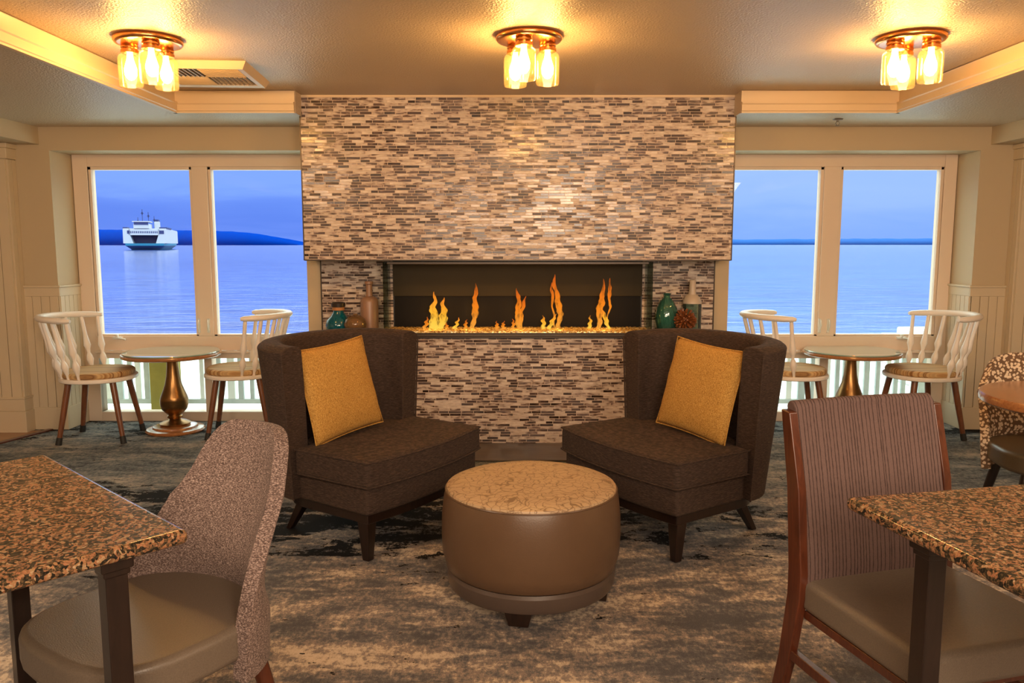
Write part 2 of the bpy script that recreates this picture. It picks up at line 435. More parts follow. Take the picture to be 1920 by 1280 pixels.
# emissive things
def emis(name, col, st):
    m = bpy.data.materials.new(name); m.use_nodes = True; t = m.node_tree; t.nodes.clear(); nt = NT(t)
    o = nt.new('ShaderNodeOutputMaterial'); e = nt.new('ShaderNodeEmission'); e.inputs[0].default_value = (*col, 1); e.inputs[1].default_value = st
    nt.l.new(e.outputs[0], o.inputs[0]); return m
M['bulb'] = emis('lit_bulb', (1, .56, .19), LAMP_EMIT)
def flame_mat(name, c1, c2, c3, st):
    m = bpy.data.materials.new(name); m.use_nodes = True; t = m.node_tree; t.nodes.clear(); nt = NT(t)
    o = nt.new('ShaderNodeOutputMaterial'); e = nt.new('ShaderNodeEmission'); tr = nt.new('ShaderNodeBsdfTransparent')
    g = nt.sep(nt.coord('Generated'))[2]
    lw = nt.new('ShaderNodeLayerWeight'); lw.inputs[0].default_value = .35
    n = nt.noise(nt.coord('Object', scale=(1, 1, .35)), 42, 3, .6)
    colr = nt.ramp(nt.math('ADD', g, nt.math('MULTIPLY', nt.math('SUBTRACT', n, .5), .5)), [(.0, c1), (.45, c2), (1, c3)])
    nt.l.new(colr, e.inputs[0])
    e.inputs[1].default_value = st
    mx = nt.new('ShaderNodeMixShader')
    al = nt.math('MULTIPLY', nt.mapr(lw.outputs['Facing'], .3, 1.0, 1, .0), nt.mapr(g, .5, 1.0, 1, .55))
    al = nt.math('MULTIPLY', al, nt.mapr(n, .38, .56, .25, 1))
    nt.l.new(al, mx.inputs[0]); nt.l.new(tr.outputs[0], mx.inputs[1]); nt.l.new(e.outputs[0], mx.inputs[2])
    nt.l.new(mx.outputs[0], o.inputs[0]); return m
M['flame'] = flame_mat('flame_orange', (1, .40, .05), (1, .27, .015), (.80, .13, .012), .85)
M['flamey'] = flame_mat('flame_yellow', (1, .62, .08), (1, .46, .03), (1, .25, .02), 1.0)
# crushed glass bed
m, nt, b = mat('gold_crushed_glass'); M['bed'] = m
c = nt.coord('Object')
vcol = nt.sep(nt.voro(c, 110, 'F1', 'Color'))
nt.l.new(nt.ramp(vcol[0], [(0, (.28, .13, .03)), (.45, (.75, .45, .12)), (.8, (.95, .7, .28)), (1, (1, .9, .6))]), b.inputs['Base Color'])
b.inputs['Roughness'].default_value = .18; b.inputs['Metallic'].default_value = .3
nt.l.new(nt.bump(vcol[1], .8, .006), b.inputs['Normal'])
# sea
m, nt, b = mat('sea_water'); M['sea'] = m
c = nt.coord('Object')
w1 = nt.noise(nt.coord('Object', scale=(.45, 1.1, 1)), 1.0, 5, .62, .5)
w2 = nt.noise(nt.coord('Object', scale=(.012, .05, 1)), 1.0, 4, .6)
b.inputs['Base Color'].default_value = (.012, .045, .36, 1)
x_, y_, z_ = nt.sep(c)
side = nt.mapr(nt.math('DIVIDE', x_, y_), -.15, .2, 0, 1)  # paler reflection of the right-hand sky put into the colour
w3 = nt.mapr(nt.math('ADD', nt.math('MULTIPLY', w1, .7), nt.math('MULTIPLY', w2, .3)), .40, .60, 0, 1)  # wave light and shade painted in as colour streaks
nt.l.new(nt.mix(w3, nt.mix(side, (.001, .006, .15), (.006, .045, .26)), nt.mix(side, (.040, .070, .34), (.030, .100, .36))), b.inputs['Base Color'])
b.inputs['Roughness'].default_value = .12; b.inputs['IOR'].default_value = 1.33; b.inputs['Specular IOR Level'].default_value = .25
nt.l.new(nt.bump(w1, .6, .05), b.inputs['Normal'])
def hill_mat(name, col):  # base colours already hold the blue of distant haze
    m, nt, b = mat(name)
    n = nt.noise(nt.coord('Object', scale=(.004, .004, .02)), 1, 4)
    nt.l.new(nt.mix(n, tuple(x * .8 for x in col), col), b.inputs['Base Color']); b.inputs['Roughness'].default_value = 1; b.inputs['Specular IOR Level'].default_value = 0
    return m
M['hill'] = hill_mat('haze_blue_forest', (.001, .028, .26))
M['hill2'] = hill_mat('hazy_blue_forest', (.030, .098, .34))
M['ferrywhite'] = plain('ferry_white_paint', (.40, .41, .52), .6)
M['ferrygreen'] = plain('ferry_green_paint', (.01, .16, .30), .5)
M['ferrydark'] = plain('ferry_dark_opening', (.006, .015, .12), .6)
M['ventback'] = plain('diffuser_grille_dark', (.05, .035, .025), .7)  # dark sheet colour behind the vent louvres

# ------------------------------------------------------------------ the room
WY = 6.217      # window plane
HY = 5.90       # header / reveal corner plane
ZS = 2.219      # soffit
ZC = 2.358      # tray ceiling
BY = 5.434      # chimney breast front
NY = 5.75       # niche back (body front)
XL, XR = -3.343, 3.385
CX0, CX1 = -1.469, 1.554     # chimney body
def struct(name, bm, m, bevel=0, parent=None, **k):
    o = obj(name, bm, m, parent, bevel, **k)
    if parent is None: o['kind'] = 'structure'
    return o
struct('floor', boxm(-4.6, 4.6, -3.6, WY + .12, -.12, 0), M['carpet'])
# timber floor corner on the left, with its edging strip
bm = BM(); prism(bm, [(-4.55, 4.6), (-3.62, 5.35), (-3.47, 5.84), (-4.55, 5.84)], -.01, .004)
struct('trim_1', bm, M['floorwood'])
bm = BM(); prism(bm, [(-4.55, 4.56), (-3.59, 5.34), (-3.43, 5.86), (-3.47, 5.87), (-3.63, 5.37), (-4.55, 4.62)], 0, .012)
struct('trim_2', bm, M['redwood'], .003)
# ceiling: tray panel + soffit ring with a notch for the chimney breast
struct('ceiling', boxm(-2.4, 2.7, -3.6, 5.75, ZC, ZC + .1), M['ceil'])
TX0, TX1, TY1, TY0 = -2.17, 2.49, 5.285, -2.6
bm = BM()
box(bm, -4.6, TX0, -3.6, WY + .1, ZS, ZC + .1); box(bm, TX1, 4.6, -3.6, WY + .1, ZS, ZC + .1)
box(bm, TX0, -1.392, TY1, WY + .1, ZS, ZC + .1); box(bm, 1.470, TX1, TY1, WY + .1, ZS, ZC + .1)
box(bm, TX0, TX1, -3.6, TY0, ZS, ZC + .1)
struct('trim_3', bm, M['ceil'])
# crown moulding round the tray
def crown(name, p, q, nrm):
    """p,q in xy on the fascia line; nrm points into the tray"""
    p = Vector((*p, 0)); q = Vector((*q, 0)); n = Vector((*nrm, 0)); d_ = (q - p).normalized()
    prof = [(0, .0), (.024, .0), (.024, .010), (.030, .014), (.030, .052), (.036, .058), (.036, .066), (.010, .070), (.010, .130), (.016, .1385), (0, .1385)]
    bm = BM(); A = []; B = []
    for o_, z_ in prof:
        A.append(bm.verts.new(p + n * o_ - d_ * (0) + Vector((0, 0, ZS - .004 + z_)) )); B.append(bm.verts.new(q + n * o_ + Vector((0, 0, ZS - .004 + z_))))
    k = len(prof); bm.faces.new(A); bm.faces.new(B)
    for i in range(k): bm.faces.new((A[i], A[(i + 1) % k], B[(i + 1) % k], B[i]))
    return struct(name, bm, M['trimw'])
crown('trim_4', (TX0, TY0), (TX0, TY1), (1, 0))
crown('trim_5', (TX1, TY0), (TX1, TY1), (-1, 0))
crown('trim_6', (TX0, TY1), (-1.395, TY1), (0, -1))
crown('trim_7', (1.47, TY1), (TX1, TY1), (0, -1))
# walls
bm = BM()
box(bm, XL, XR, HY, WY + .1, 2.053, ZS)                       # header above the windows
box(bm, -4.6, XL, HY, WY + .1, 0, ZS); box(bm, XR, 4.6, HY, WY + .1, 0, ZS)
struct('wall_back', bm, M['wall'])
struct('wall_left', boxm(-4.6, -4.5, -3.6, HY, 0, ZS), M['wall'])
struct('wall_right', boxm(4.5, 4.6, -3.6, HY, 0, ZS), M['wall'])
struct('wall_front', boxm(-4.6, 4.6, -3.7, -3.6, 0, ZC), M['wall'])
struct('wall_center', boxm(CX0, CX1, NY + .001, WY + .1, 0, ZS), M['wall'])
# beams along the side walls
struct('trim_10', boxm(-4.5, -3.412, -3.6, HY, 2.095, ZS), M['wall'])
struct('trim_11', boxm(3.455, 4.5, -3.6, HY, 2.095, ZS), M['wall'])
# beadboard wainscot: boards with real grooves, cap rail, baseboard
def bead(bm, axis, a0, a1, face, sgn, z0, z1, wdt=.058, th=.012):
    n = max(1, round((a1 - a0) / wdt)); st = (a1 - a0) / n
    for i in range(n):
        lo, hi = a0 + i * st + .0022, a0 + (i + 1) * st - .0022
        f0, f1 = sorted((face, face + sgn * th))
        if axis == 'x': box(bm, lo, hi, f0, f1, z0, z1)
        else: box(bm, f0, f1, lo, hi, z0, z1)
def wains(name, x0, x1, y, xr, sgn):
    bm = BM()
    bead(bm, 'x', x0, x1, y, -1, .17, 1.0)
    box(bm, x0, x1, y - .006, y, .12, 1.07)
    bead(bm, 'y', HY - .0, WY - .03, xr, sgn, .17, 1.0)
    f0, f1 = sorted((xr, xr + sgn * .006)); box(bm, f0, f1, HY - .006, WY - .03, .12, 1.07)
    return struct(name, bm, M['bead'], .0012, seg=1)
wains('wall_left_wainscot', -3.60, XL, HY, XL, 1)
wains('wall_right_wainscot', XR, 3.64, HY, XR, -1)
def wr(name, x0, x1, xr, sgn, z0, z1, t):
    bm = BM(); xa, xb = (x0, xr + sgn * t) if sgn > 0 else (xr + sgn * t, x1)
    box(bm, xa, xb, HY - t, HY, z0, z1)
    f0, f1 = sorted((xr, xr + sgn * t)); box(bm, f0, f1, HY - .001, WY - .03, z0, z1)
    return struct(name, bm, M['bead'], .003)
wr('trim_12', -3.60, XL, XL, 1, 1.0, 1.065, .014); wr('trim_13', -3.60, XL, XL, 1, 1.065, 1.08, .024)
wr('trim_14', XR, 3.64, XR, -1, 1.0, 1.065, .014); wr('trim_15', XR, 3.64, XR, -1, 1.065, 1.08, .024)
wr('baseboard_left', -3.60, XL, XL, 1, 0, .17, .016); wr('baseboard_right', XR, 3.64, XR, -1, 0, .17, .016)
# pilasters
def pil(n, x0, x1, sgn):
    bm = BM(); y = 5.80
    box(bm, x0, x1, y, HY, 0, 2.095)
    bead(bm, 'x', x0, x1, y, -1, .26, 1.98, .075)
    xf = x1 if sgn > 0 else x0
    bead(bm, 'y', y, HY, xf, sgn, .26, 1.98, .05)
    o = struct(n, bm, M['bead'], .0012, seg=1)
    return o
pil('wall_left_pilaster', -4.5, -3.60, 1); pil('wall_right_pilaster', 3.64, 4.5, -1)
def pil2(name, x0, x1, z0, z1, t):
    return struct(name, boxm(x0 - t, x1 + t, 5.80 - t, HY, z0, z1), M['bead'], .004)
for i, (z0, z1, t) in enumerate([(0, .16, .026), (.16, .25, .018), (.25, .265, .024), (1.985, 2.06, .016), (2.06, 2.094, .026)]):
    pil2('trim_%d' % (16 + i), -4.5, -3.60, z0, z1, t); pil2('trim_%d' % (21 + i), 3.64, 4.5, z0, z1, t)

# ------------------------------------------------------------------ windows
def window(n, x0, x1, mull, panes, crank_x, latch_x):
    y0, y1 = WY - .035, WY + .06
    bm = BM()
    a0, a1 = min(p[0] for p in panes), max(p[1] for p in panes)
    box(bm, x0, a0, y0, y1, 0, 2.055); box(bm, a1, x1, y0, y1, 0, 2.055)
    box(bm, a0, a1, y0, y1, 1.965, 2.055); box(bm, a0, a1, y0 - .004, y1, .56, .672); box(bm, a0, a1, y0, y1, 0, .073)
    box(bm, mull[0], mull[1], y0 - .006, y1, .672, 1.965); box(bm, mull[0] + .03, mull[1] - .03, y0, y1, .073, .56)
    o = struct(n, bm, M['winframe'], .004)
    for p in panes:
        bm = BM(); g = .022
        px0, px1, pz0, pz1 = p[0], p[1], .672, 1.965
        box(bm, px0, px0 + g, y0 + .012, y1 - .02, pz0, pz1); box(bm, px1 - g, px1, y0 + .012, y1 - .02, pz0, pz1)
        box(bm, px0, px1, y0 + .012, y1 - .02, pz1 - g, pz1); box(bm, px0, px1, y0 + .012, y1 - .02, pz0, pz0 + g * .6)
        s = obj('sash', bm, M['winframe'], o, .002)
        obj('pane', boxm(px0 + g, px1 - g, WY, WY + .004, pz0 + g * .6, pz1 - g), M['glass'], s)
        obj('lower_pane', boxm(px0, px1, WY, WY + .004, .073, .500), M['glass'], o)
    bm = BM(); box(bm, a0, a1, y0 - .055, y0, .545, .560); box(bm, a0, a1, y0 - .018, y0, .500, .545)
    obj('sill', bm, M['winframe'], o, .004)
    bm = BM(); box(bm, crank_x - .035, crank_x + .035, y0 - .028, y0 - .004, .652, .668)
    box(bm, crank_x - .008, crank_x + .008, y0 - .035, y0 - .01, .666, .69)
    tube(bm, [(crank_x, y0 - .036, .66), (crank_x + .055, y0 - .04, .654), (crank_x + .075, y0 - .045, .650)], [.007, .006, .008], 8)
    obj('crank_handle', bm, M['chrome'], o, .002)
    for lx in latch_x:
        bm = BM(); box(bm, lx - .010, lx + .010, y0 - .016, y0 - .004, .70, .81); tube(bm, [(lx, y0 - .018, .72), (lx + .003, y0 - .034, .76), (lx + .002, y0 - .028, .80)], .006, 8)
        obj('latch', bm, M['chrome'], o, .002)
    return o
window('window_1', XL + .005, CX0, (-2.435, -2.315), [(-3.225, -2.435), (-2.315, CX0)], -3.06, (-2.425, -2.352))
window('window_2', CX1, XR - .005, (2.372, 2.50), [(CX1, 2.372), (2.50, 3.285)], 3.02, (2.385, 2.45))

# ------------------------------------------------------------------ fireplace
fp = thing('fireplace', 'wide ribbon fireplace clad in brown and cream mosaic tile with projecting tiled chimney breast', 'fireplace', (0, 0, 0))
BX0, BX1 = -1.400, 1.478
PX0, PX1 = -1.292, 1.372
obj('chimney_breast', boxm(BX0, BX1, BY, NY, 1.278, ZC - .006), M['tile'], fp)
bm = BM(); e = .007
box(bm, BX0 - e, BX0, BY - .004, NY, 1.272, ZC - .001); box(bm, BX1, BX1 + e, BY - .004, NY, 1.272, ZC - .001)
box(bm, BX0, BX1, BY - .004, NY, 1.270, 1.278)  # dark strip along the bottom stands in for the shadow line
obj('edge_trim_and_shadow', bm, M['darkmetal'], fp)
obj('top_trim', boxm(BX0, BX1, BY - .006, BY + .01, ZC - .014, ZC - .001), M['trimw'], fp)
obj('plinth', boxm(PX0, PX1, BY, NY, 0.001, .742), M['tile'], fp)
obj('metal_strip', boxm(PX0, PX1, BY - .008, NY, .742, .756), M['darkmetal'], fp, .002)
obj('ledge', boxm(PX0, PX1, BY - .004, NY, .756, .768), M['hearthwood'], fp, .002)
FX0, FX1 = -.850, .930
TLX, TRX = -1.358, 1.439
obj('tile_panel', boxm(TLX, FX0, NY - .03, NY, .768, 1.278), M['tile'], fp)
obj('tile_panel', boxm(FX1, TRX, NY - .03, NY, .768, 1.278), M['tile'], fp)
for a_ in (TLX - .008, TRX): obj('panel_edge', boxm(a_, a_ + .008, NY - .034, NY, .74, 1.278), M['darkmetal'], fp)
# firebox: recess between the panels
bm = BM(); box(bm, FX0, FX1, NY - .031, NY - .001, .768, 1.278)
obj('firebox', bm, M['black'], fp)
m, nt, b = mat('smoked_fire_glass'); b.inputs['Base Color'].default_value = (.010, .008, .006, 1); b.inputs['Roughness'].default_value = .5; b.inputs['Specular IOR Level'].default_value = .1
M['fireglass'] = m
m, nt, b = mat('grey_brown_reflection'); b.inputs['Base Color'].default_value = (.034, .027, .016, 1); b.inputs['Roughness'].default_value = .7; b.inputs['Specular IOR Level'].default_value = .2
M['reflection_band'] = m
obj('back_glass', boxm(FX0 + .01, FX1 - .01, NY - .036, NY - .031, .79, 1.02), M['fireglass'], fp)
obj('reflection_band', boxm(FX0 + .004, FX1 - .004, NY - .055, NY - .031, 1.015, 1.245), M['reflection_band'], fp, .002)  # lighter reflection in the dark firebox, built as a painted band
obj('firebox_rail', boxm(FX0, FX1, BY + .02, BY + .035, 1.246, 1.262), M['darkmetal'], fp, .002)
obj('bed_tray', boxm(FX0 - .02, FX1 + .02, BY - .003, NY - .07, .768, .780), M['darkmetal'], fp)
bm = BM()
random.seed(3)
def bedf(u, v_):
    x = FX0 - .012 + u * (FX1 - FX0 + .024); y = BY - .002 + v_ * .235
    return (x, y, .796 + .008 * mnoise.noise(Vector((x * 60, y * 60, 0))) + (0 if v_ > .04 else -.003))
g = grid_surf(bm, bedf, 260, 24)
ext = bmesh.ops.extrude_face_region(bm, geom=list(bm.faces)); 
for v in [q for q in ext['geom'] if isinstance(q, bmesh.types.BMVert)]: v.co.z = .7801
bed = obj('crushed_glass_bed', bm, M['bed'], fp, ang=80); bed['kind'] = 'stuff'
for x in (-.872, .952):
    obj('wind_glass', boxm(x - .005, x + .005, BY + .01, NY - .036, .780, 1.262), M['sideglass'], fp)
obj('hearth', boxm(PX0, PX1, 4.99, BY, 0.001, .012), M['hearthwood'], fp, .003)

# flames
def flame(name, x, y, h, path, widths, m, label):
    """path: list of x offsets by height, widths likewise (metres)"""
    bm = BM(); n = 34; rings = []
    def interp(a, t):
        f_ = t * (len(a) - 1); i = min(int(f_), len(a) - 2); k = f_ - i; k = k * k * (3 - 2 * k); return a[i] * (1 - k) + a[i + 1] * k
    for j in range(n + 1):
        t = j / n; cx = interp(path, t); wd = interp(widths, t) * (1 if 0 < t < 1 else .15)
        cx += .004 * math.sin(t * 17 + x * 30)
        ring = []
        for k in range(14):
            a = 2 * PI * k / 14
            q = wd * (1 + .75 * mnoise.noise(Vector((x * 40 + math.cos(a) * 1.3, t * h * 32, math.sin(a) * 1.3))))
            ring.append(bm.verts.new((cx + q * math.cos(a), q * .55 * math.sin(a) + .006 * math.sin(t * 7 + x), t * h)))
        rings.append(ring)
    for A, B in zip(rings, rings[1:]):
        for k in range(14): bm.faces.new((A[k], A[(k + 1) % 14], B[(k + 1) % 14], B[k]))
    bm.faces.new(rings[0]); bm.faces.new(rings[-1])
    o = obj(name, bm, m, None, ang=180); o.location = (x, y, .790)
    tag(o, label, 'flame', 'flames along the burner'); return o
def px(xp, Y=5.60, zz=.9): # pixel column -> world x on the burner line
    return (xp - 960) / 1500 * (Y * .99272 - (zz - 1.38) * .12045)
FY = 5.56
fl = [
 (812, .265, [0, .008, .012, .004, .022, .010], [.022, .030, .026, .018, .010, .003], 'flamey', 'tall yellow flame, leftmost on the burner'),
 (829, .225, [-.012, .0, .012, .02, .008, .016], [.018, .026, .026, .020, .012, .003], 'flamey', 'broad bright yellow flame beside the leftmost tall one'),
 (801, .09, [-.02, .0, .008], [.012, .014, .002], 'flame', 'short orange tongue left of the leftmost yellow flames'),
 (857, .085, [-.02, .0, .018], [.014, .012, .002], 'flamey', 'low slanted yellow flame right of the broad yellow flames'),
 (838, .05, [0, .003, -.004], [.012, .010, .002], 'flame', 'tiny orange tongue between the broad and the slanted yellow flames'),
 (874, .07, [0, -.004, .006], [.010, .010, .002], 'flame', 'small orange tongue left of the second tall flame'),
 (888, .325, [-.01, .0, .018, .006, .024, .014], [.016, .016, .020, .014, .012, .003], 'flame', 'tall thin orange flame, second tall one from the left'),
 (931, .06, [0, .004, 0], [.014, .012, .002], 'flame', 'low orange tongue, left one of the pair before the middle flame'),
 (944, .06, [0, -.004, .004], [.014, .012, .002], 'flame', 'low orange tongue, right one of the pair before the middle flame'),
 (962, .075, [0, .004, -.002], [.012, .010, .002], 'flame', 'small pale tongue against the foot of the middle flame'),
 (972, .29, [.004, .0, -.004, .006, -.004, -.012], [.014, .018, .020, .016, .012, .003], 'flame', 'tall orange flame at the middle of the burner'),
 (978, .235, [.0, .0, .0, .012, .03], [.006, .008, .010, .012, .002], 'flame', 'thin side tongue bending right from the middle flame'),
 (1018, .10, [0, .004, .0], [.014, .014, .002], 'flamey', 'small upright yellow flame left of the tallest flame'),
 (1044, .385, [.006, .02, .012, .0, -.02, -.02], [.012, .016, .022, .016, .012, .003], 'flame', 'tallest orange flame, right of the burner middle'),
 (1037, .11, [-.03, -.01, .02], [.012, .014, .003], 'flamey', 'slanted foot of fire at the base of the tallest flame'),
 (1037, .33, [.010, .004, -.006, -.010, -.012], [.004, .006, .006, .010, .003], 'flame', 'faint thin tongue on the left of the tallest flame'),
 (1105, .10, [0, .002, .0], [.012, .011, .002], 'flamey', 'small upright yellow flame left of the rightmost tall flame'),
 (1124, .355, [-.012, .0, -.006, .012, .02, .024], [.014, .016, .024, .018, .010, .003], 'flame', 'tall orange flame, rightmost on the burner'),
 (1134, .15, [.026, .0, -.022], [.010, .014, .004], 'flamey', 'slanted foot of fire at the base of the rightmost tall flame'),
 (1137, .36, [.0, .006, .02, .012, .02], [.002, .004, .008, .012, .003], 'flame', 'thin curling tongue on the right of the rightmost tall flame'),
]
for xp in (815, 888, 970, 1044, 1126):
    l = bpy.data.lights.new('fire_glow', 'POINT'); l.energy = 1.3; l.color = (1, .50, .12); l.shadow_soft_size = .05
    lo = bpy.data.objects.new('fire_glow', l); S.collection.objects.link(lo); lo.location = (px(xp), 5.52, .90)
for (xp, h, path, wd, mm, lab) in fl:
    flame('flame', px(xp), FY, h, path, wd, M[mm], lab)

# ------------------------------------------------------------------ ledge ornaments
LZ = .7685
t = thing('teal_bottle', 'round teal glass bottle with cork collar and dark lid on the left ledge', 'bottle', (-1.215, 5.585, LZ))
obj('body', lathe(BM(), [(0, 0), (.075, 0), (.088, .02), (.092, .05), (.083, .085), (.055, .115), (.038, .140), (.034, .165), (.031, .165), (.035, .14), (.052, .112), (.079, .083), (.088, .05), (.084, .022), (.072, .006), (0, .006)], 40), M['tealglass'], t)
obj('cork_collar', lathe(BM(), [(0, .155), (.042, .155), (.042, .178), (0, .178)], 28), M['cork'], t)
obj('lid', lathe(BM(), [(0, .178), (.048, .178), (.050, .205), (.040, .212), (0, .213)], 28), M['darkmetal'], t)
o = obj('bubble_vase', lathe(BM(), [(0, 0), (.045, 0), (.072, .03), (.080, .065), (.068, .10), (.040, .120), (.016, .128), (.016, .136), (.012, .136), (.012, .126), (.036, .116), (.063, .097), (.075, .065), (.068, .032), (.04, .006), (0, .006)], 40), M['bubble'])
o.location = (-1.085, 5.515, LZ); tag(o, 'low round brown bubble glass vase in front of the tall tan bottle', 'vase')
t = thing('tall_bottle', 'tall frosted tan bottle with narrow neck on the left ledge', 'bottle', (-1.005, 5.63, LZ))
obj('body', lathe(BM(), [(0, 0), (.055, 0), (.062, .008), (.063, .21), (.058, .23), (.040, .245), (.025, .25), (0, .25)], 36), M['frost'], t)
obj('neck', lathe(BM(), [(.024, .249), (.0225, .28), (.022, .33), (.030, .336), (.030, .352), (.016, .356), (0, .356)], 28), M['frost'], t)
o = obj('ribbed_vase', lathe(BM(), [(0, 0), (.045, 0), (.064, .03), (.076, .08), (.077, .12), (.068, .17), (.048, .215), (.024, .243), (.019, .258), (.030, .272), (.026, .273), (.015, .258), (.020, .241), (.043, .213), (.063, .168), (.072, .12), (.071, .08), (.059, .032), (.04, .006), (0, .006)], 72,
        fr=lambda a, z: 1 + .035 * math.sin(a * 14 + z * 30)), M['greenglass'])
o.location = (1.082, 5.58, LZ); tag(o, 'sea-green ribbed glass vase with narrow mouth on the right ledge', 'vase')
# spiky ornament
t = BM(); random.seed(5)
lathe(t, [(0, -.03), (.022, -.02), (.03, 0), (.022, .02), (0, .03)], 12)
for i in range(80):
    z = 1 - 2 * (i + .5) / 80; a = i * 2.39996; r = math.sqrt(1 - z * z)
    d_ = Vector((r * math.cos(a), r * math.sin(a), z)); L = .074 + .012 * random.random()
    turned(t, d_ * .015, d_ * L, [(.003, 0), (.0045, .5), (.0085, .88), (.0065, .97), (.001, 1)], 6)
o = obj('spiky_ornament', t, M['coral']); o.location = (1.195, 5.50, LZ + .093)
tag(o, 'rust-brown spiky ball ornament on the right ledge', 'ornament')
t = thing('glass_bottle', 'bottle with beige frosted neck and shoulders over a clear glass body, beside the spiky ball', 'bottle', (1.272, 5.64, LZ))
obj('body', lathe(BM(), [(0, 0), (.062, 0), (.066, .01), (.066, .20), (.062, .20), (.062, .012), (0, .008)], 40), M['clearglass'], t)
obj('shoulder', lathe(BM(), [(0, .198), (.067, .198), (.066, .215), (.052, .24), (.032, .262), (0, .262)], 40), M['frost2'], t)
obj('neck', lathe(BM(), [(.030, .258), (.024, .28), (.022, .34), (.024, .362), (.018, .366), (0, .366)], 28), M['frost2'], t)

# ------------------------------------------------------------------ ceiling lamps
def jar_lamp(name, label, loc, angs):
    t = thing(name, label, 'ceiling lamp', loc, 0, 'copper jar ceiling lamps')
    obj('ceiling_plate', lathe(BM(), [(0, 0), (.150, 0), (.157, -.006), (.157, -.020), (.150, -.028), (.135, -.030), (0, -.030)], 56), M['copper'], t, ang=50)
    for a in angs:
        a = R(a); cx, cy = .092 * math.cos(a), .092 * math.sin(a); T = Matrix.Translation((cx, cy, 0))
        obj('socket_collar', lathe(BM(), [(0, -.028), (.036, -.028), (.040, -.036), (.040, -.046), (.036, -.050), (.041, -.056), (.041, -.070), (.030, -.074), (0, -.074)], 32, T), M['copper'], t)
        obj('glass_jar', lathe(BM(), [(.036, -.060), (.038, -.072), (.052, -.082), (.056, -.095), (.056, -.215), (.053, -.222), (.050, -.222), (.0535, -.213), (.0535, -.095), (.049, -.085), (.036, -.075), (.034, -.060), (.036, -.060)], 40, T), M['jar'], t)
        obj('bulb', lathe(BM(), [(0, -.074), (.013, -.076), (.014, -.095), (.022, -.120), (.029, -.145), (.027, -.170), (.014, -.190), (0, -.195)], 20, T), M['bulb'], t)
    return t
jar_lamp('ceiling_lamp', 'copper three-jar ceiling lamp above the left window, beside the air vent', (-1.741, 3.975, ZC), (180, 60, 300))
jar_lamp('ceiling_lamp', 'copper three-jar ceiling lamp in the centre, in front of the chimney breast', (.080, 3.916, ZC), (14, 134, 254))
jar_lamp('ceiling_lamp', 'copper three-jar ceiling lamp above the right window', (1.89, 3.936, ZC), (80, 200, 320))

# ceiling vent
t = thing('ceiling_vent', 'square cream ceiling air diffuser with louvred grille right of the left ceiling lamp', 'air vent', (-1.735, 4.71, ZC), R(4))
def ringf(bm, a, b_, z0, z1, dy=1.0):
    """sloped square ring from half size a at z0 to b at z1"""
    A = [bm.verts.new((sx_ * a, sy_ * a * dy, z0)) for sx_, sy_ in ((-1, -1), (1, -1), (1, 1), (-1, 1))]
    B = [bm.verts.new((sx_ * b_, sy_ * b_ * dy, z1)) for sx_, sy_ in ((-1, -1), (1, -1), (1, 1), (-1, 1))]
    for k in range(4): bm.faces.new((A[k], A[(k + 1) % 4], B[(k + 1) % 4], B[k]))
    return A, B
bm = BM(); A, B = ringf(bm, .285, .262, 0, -.040); A2, B2_ = ringf(bm, .262, .226, -.040, -.034); A3, B3 = ringf(bm, .226, .226, -.034, -.008)
obj('frame', bm, M['trimw'], t)
obj('backing', boxm(-.225, .225, -.225, .225, -.012, -.008), M['ventback'], t)
for qx, qy, d_ in ((-1, -1, 'y'), (1, -1, 'x'), (-1, 1, 'x'), (1, 1, 'y')):
    bm = BM()
    for k in range(8):
        s = .018 + k * .026
        Mx = Matrix.Translation((qx * (s if d_ == 'y' else .113), qy * (s if d_ == 'x' else .113), -.029))
        if d_ == 'y': box(bm, -.0018, .0018, -.11, .11, -.006, .006, Mx @ Matrix.Rotation(R(25 * qx), 4, 'Y'))
        else: box(bm, -.11, .11, -.0018, .0018, -.006, .006, Mx @ Matrix.Rotation(R(25 * qy), 4, 'X'))
    obj('louvre', bm, M['trimw'], t)
# sprinkler
t = thing('sprinkler', 'small metal sprinkler head on the soffit above the right window', 'sprinkler', (2.197, 5.536, ZS))
obj('escutcheon', lathe(BM(), [(0, 0), (.035, 0), (.03, -.008), (.012, -.010), (0, -.010)], 24), M['sprink'], t)
bm = lathe(BM(), [(0, -.008), (.008, -.008), (.008, -.02), (0, -.02)], 12)
tube(bm, [(-.006, 0, -.018), (-.014, 0, -.028), (-.004, 0, -.042)], .002, 6); tube(bm, [(.006, 0, -.018), (.014, 0, -.028), (.004, 0, -.042)], .002, 6)
lathe(bm, [(0, -.042), (.015, -.043), (.015, -.045), (0, -.046)], 16)
obj('head', bm, M['sprink'], t)

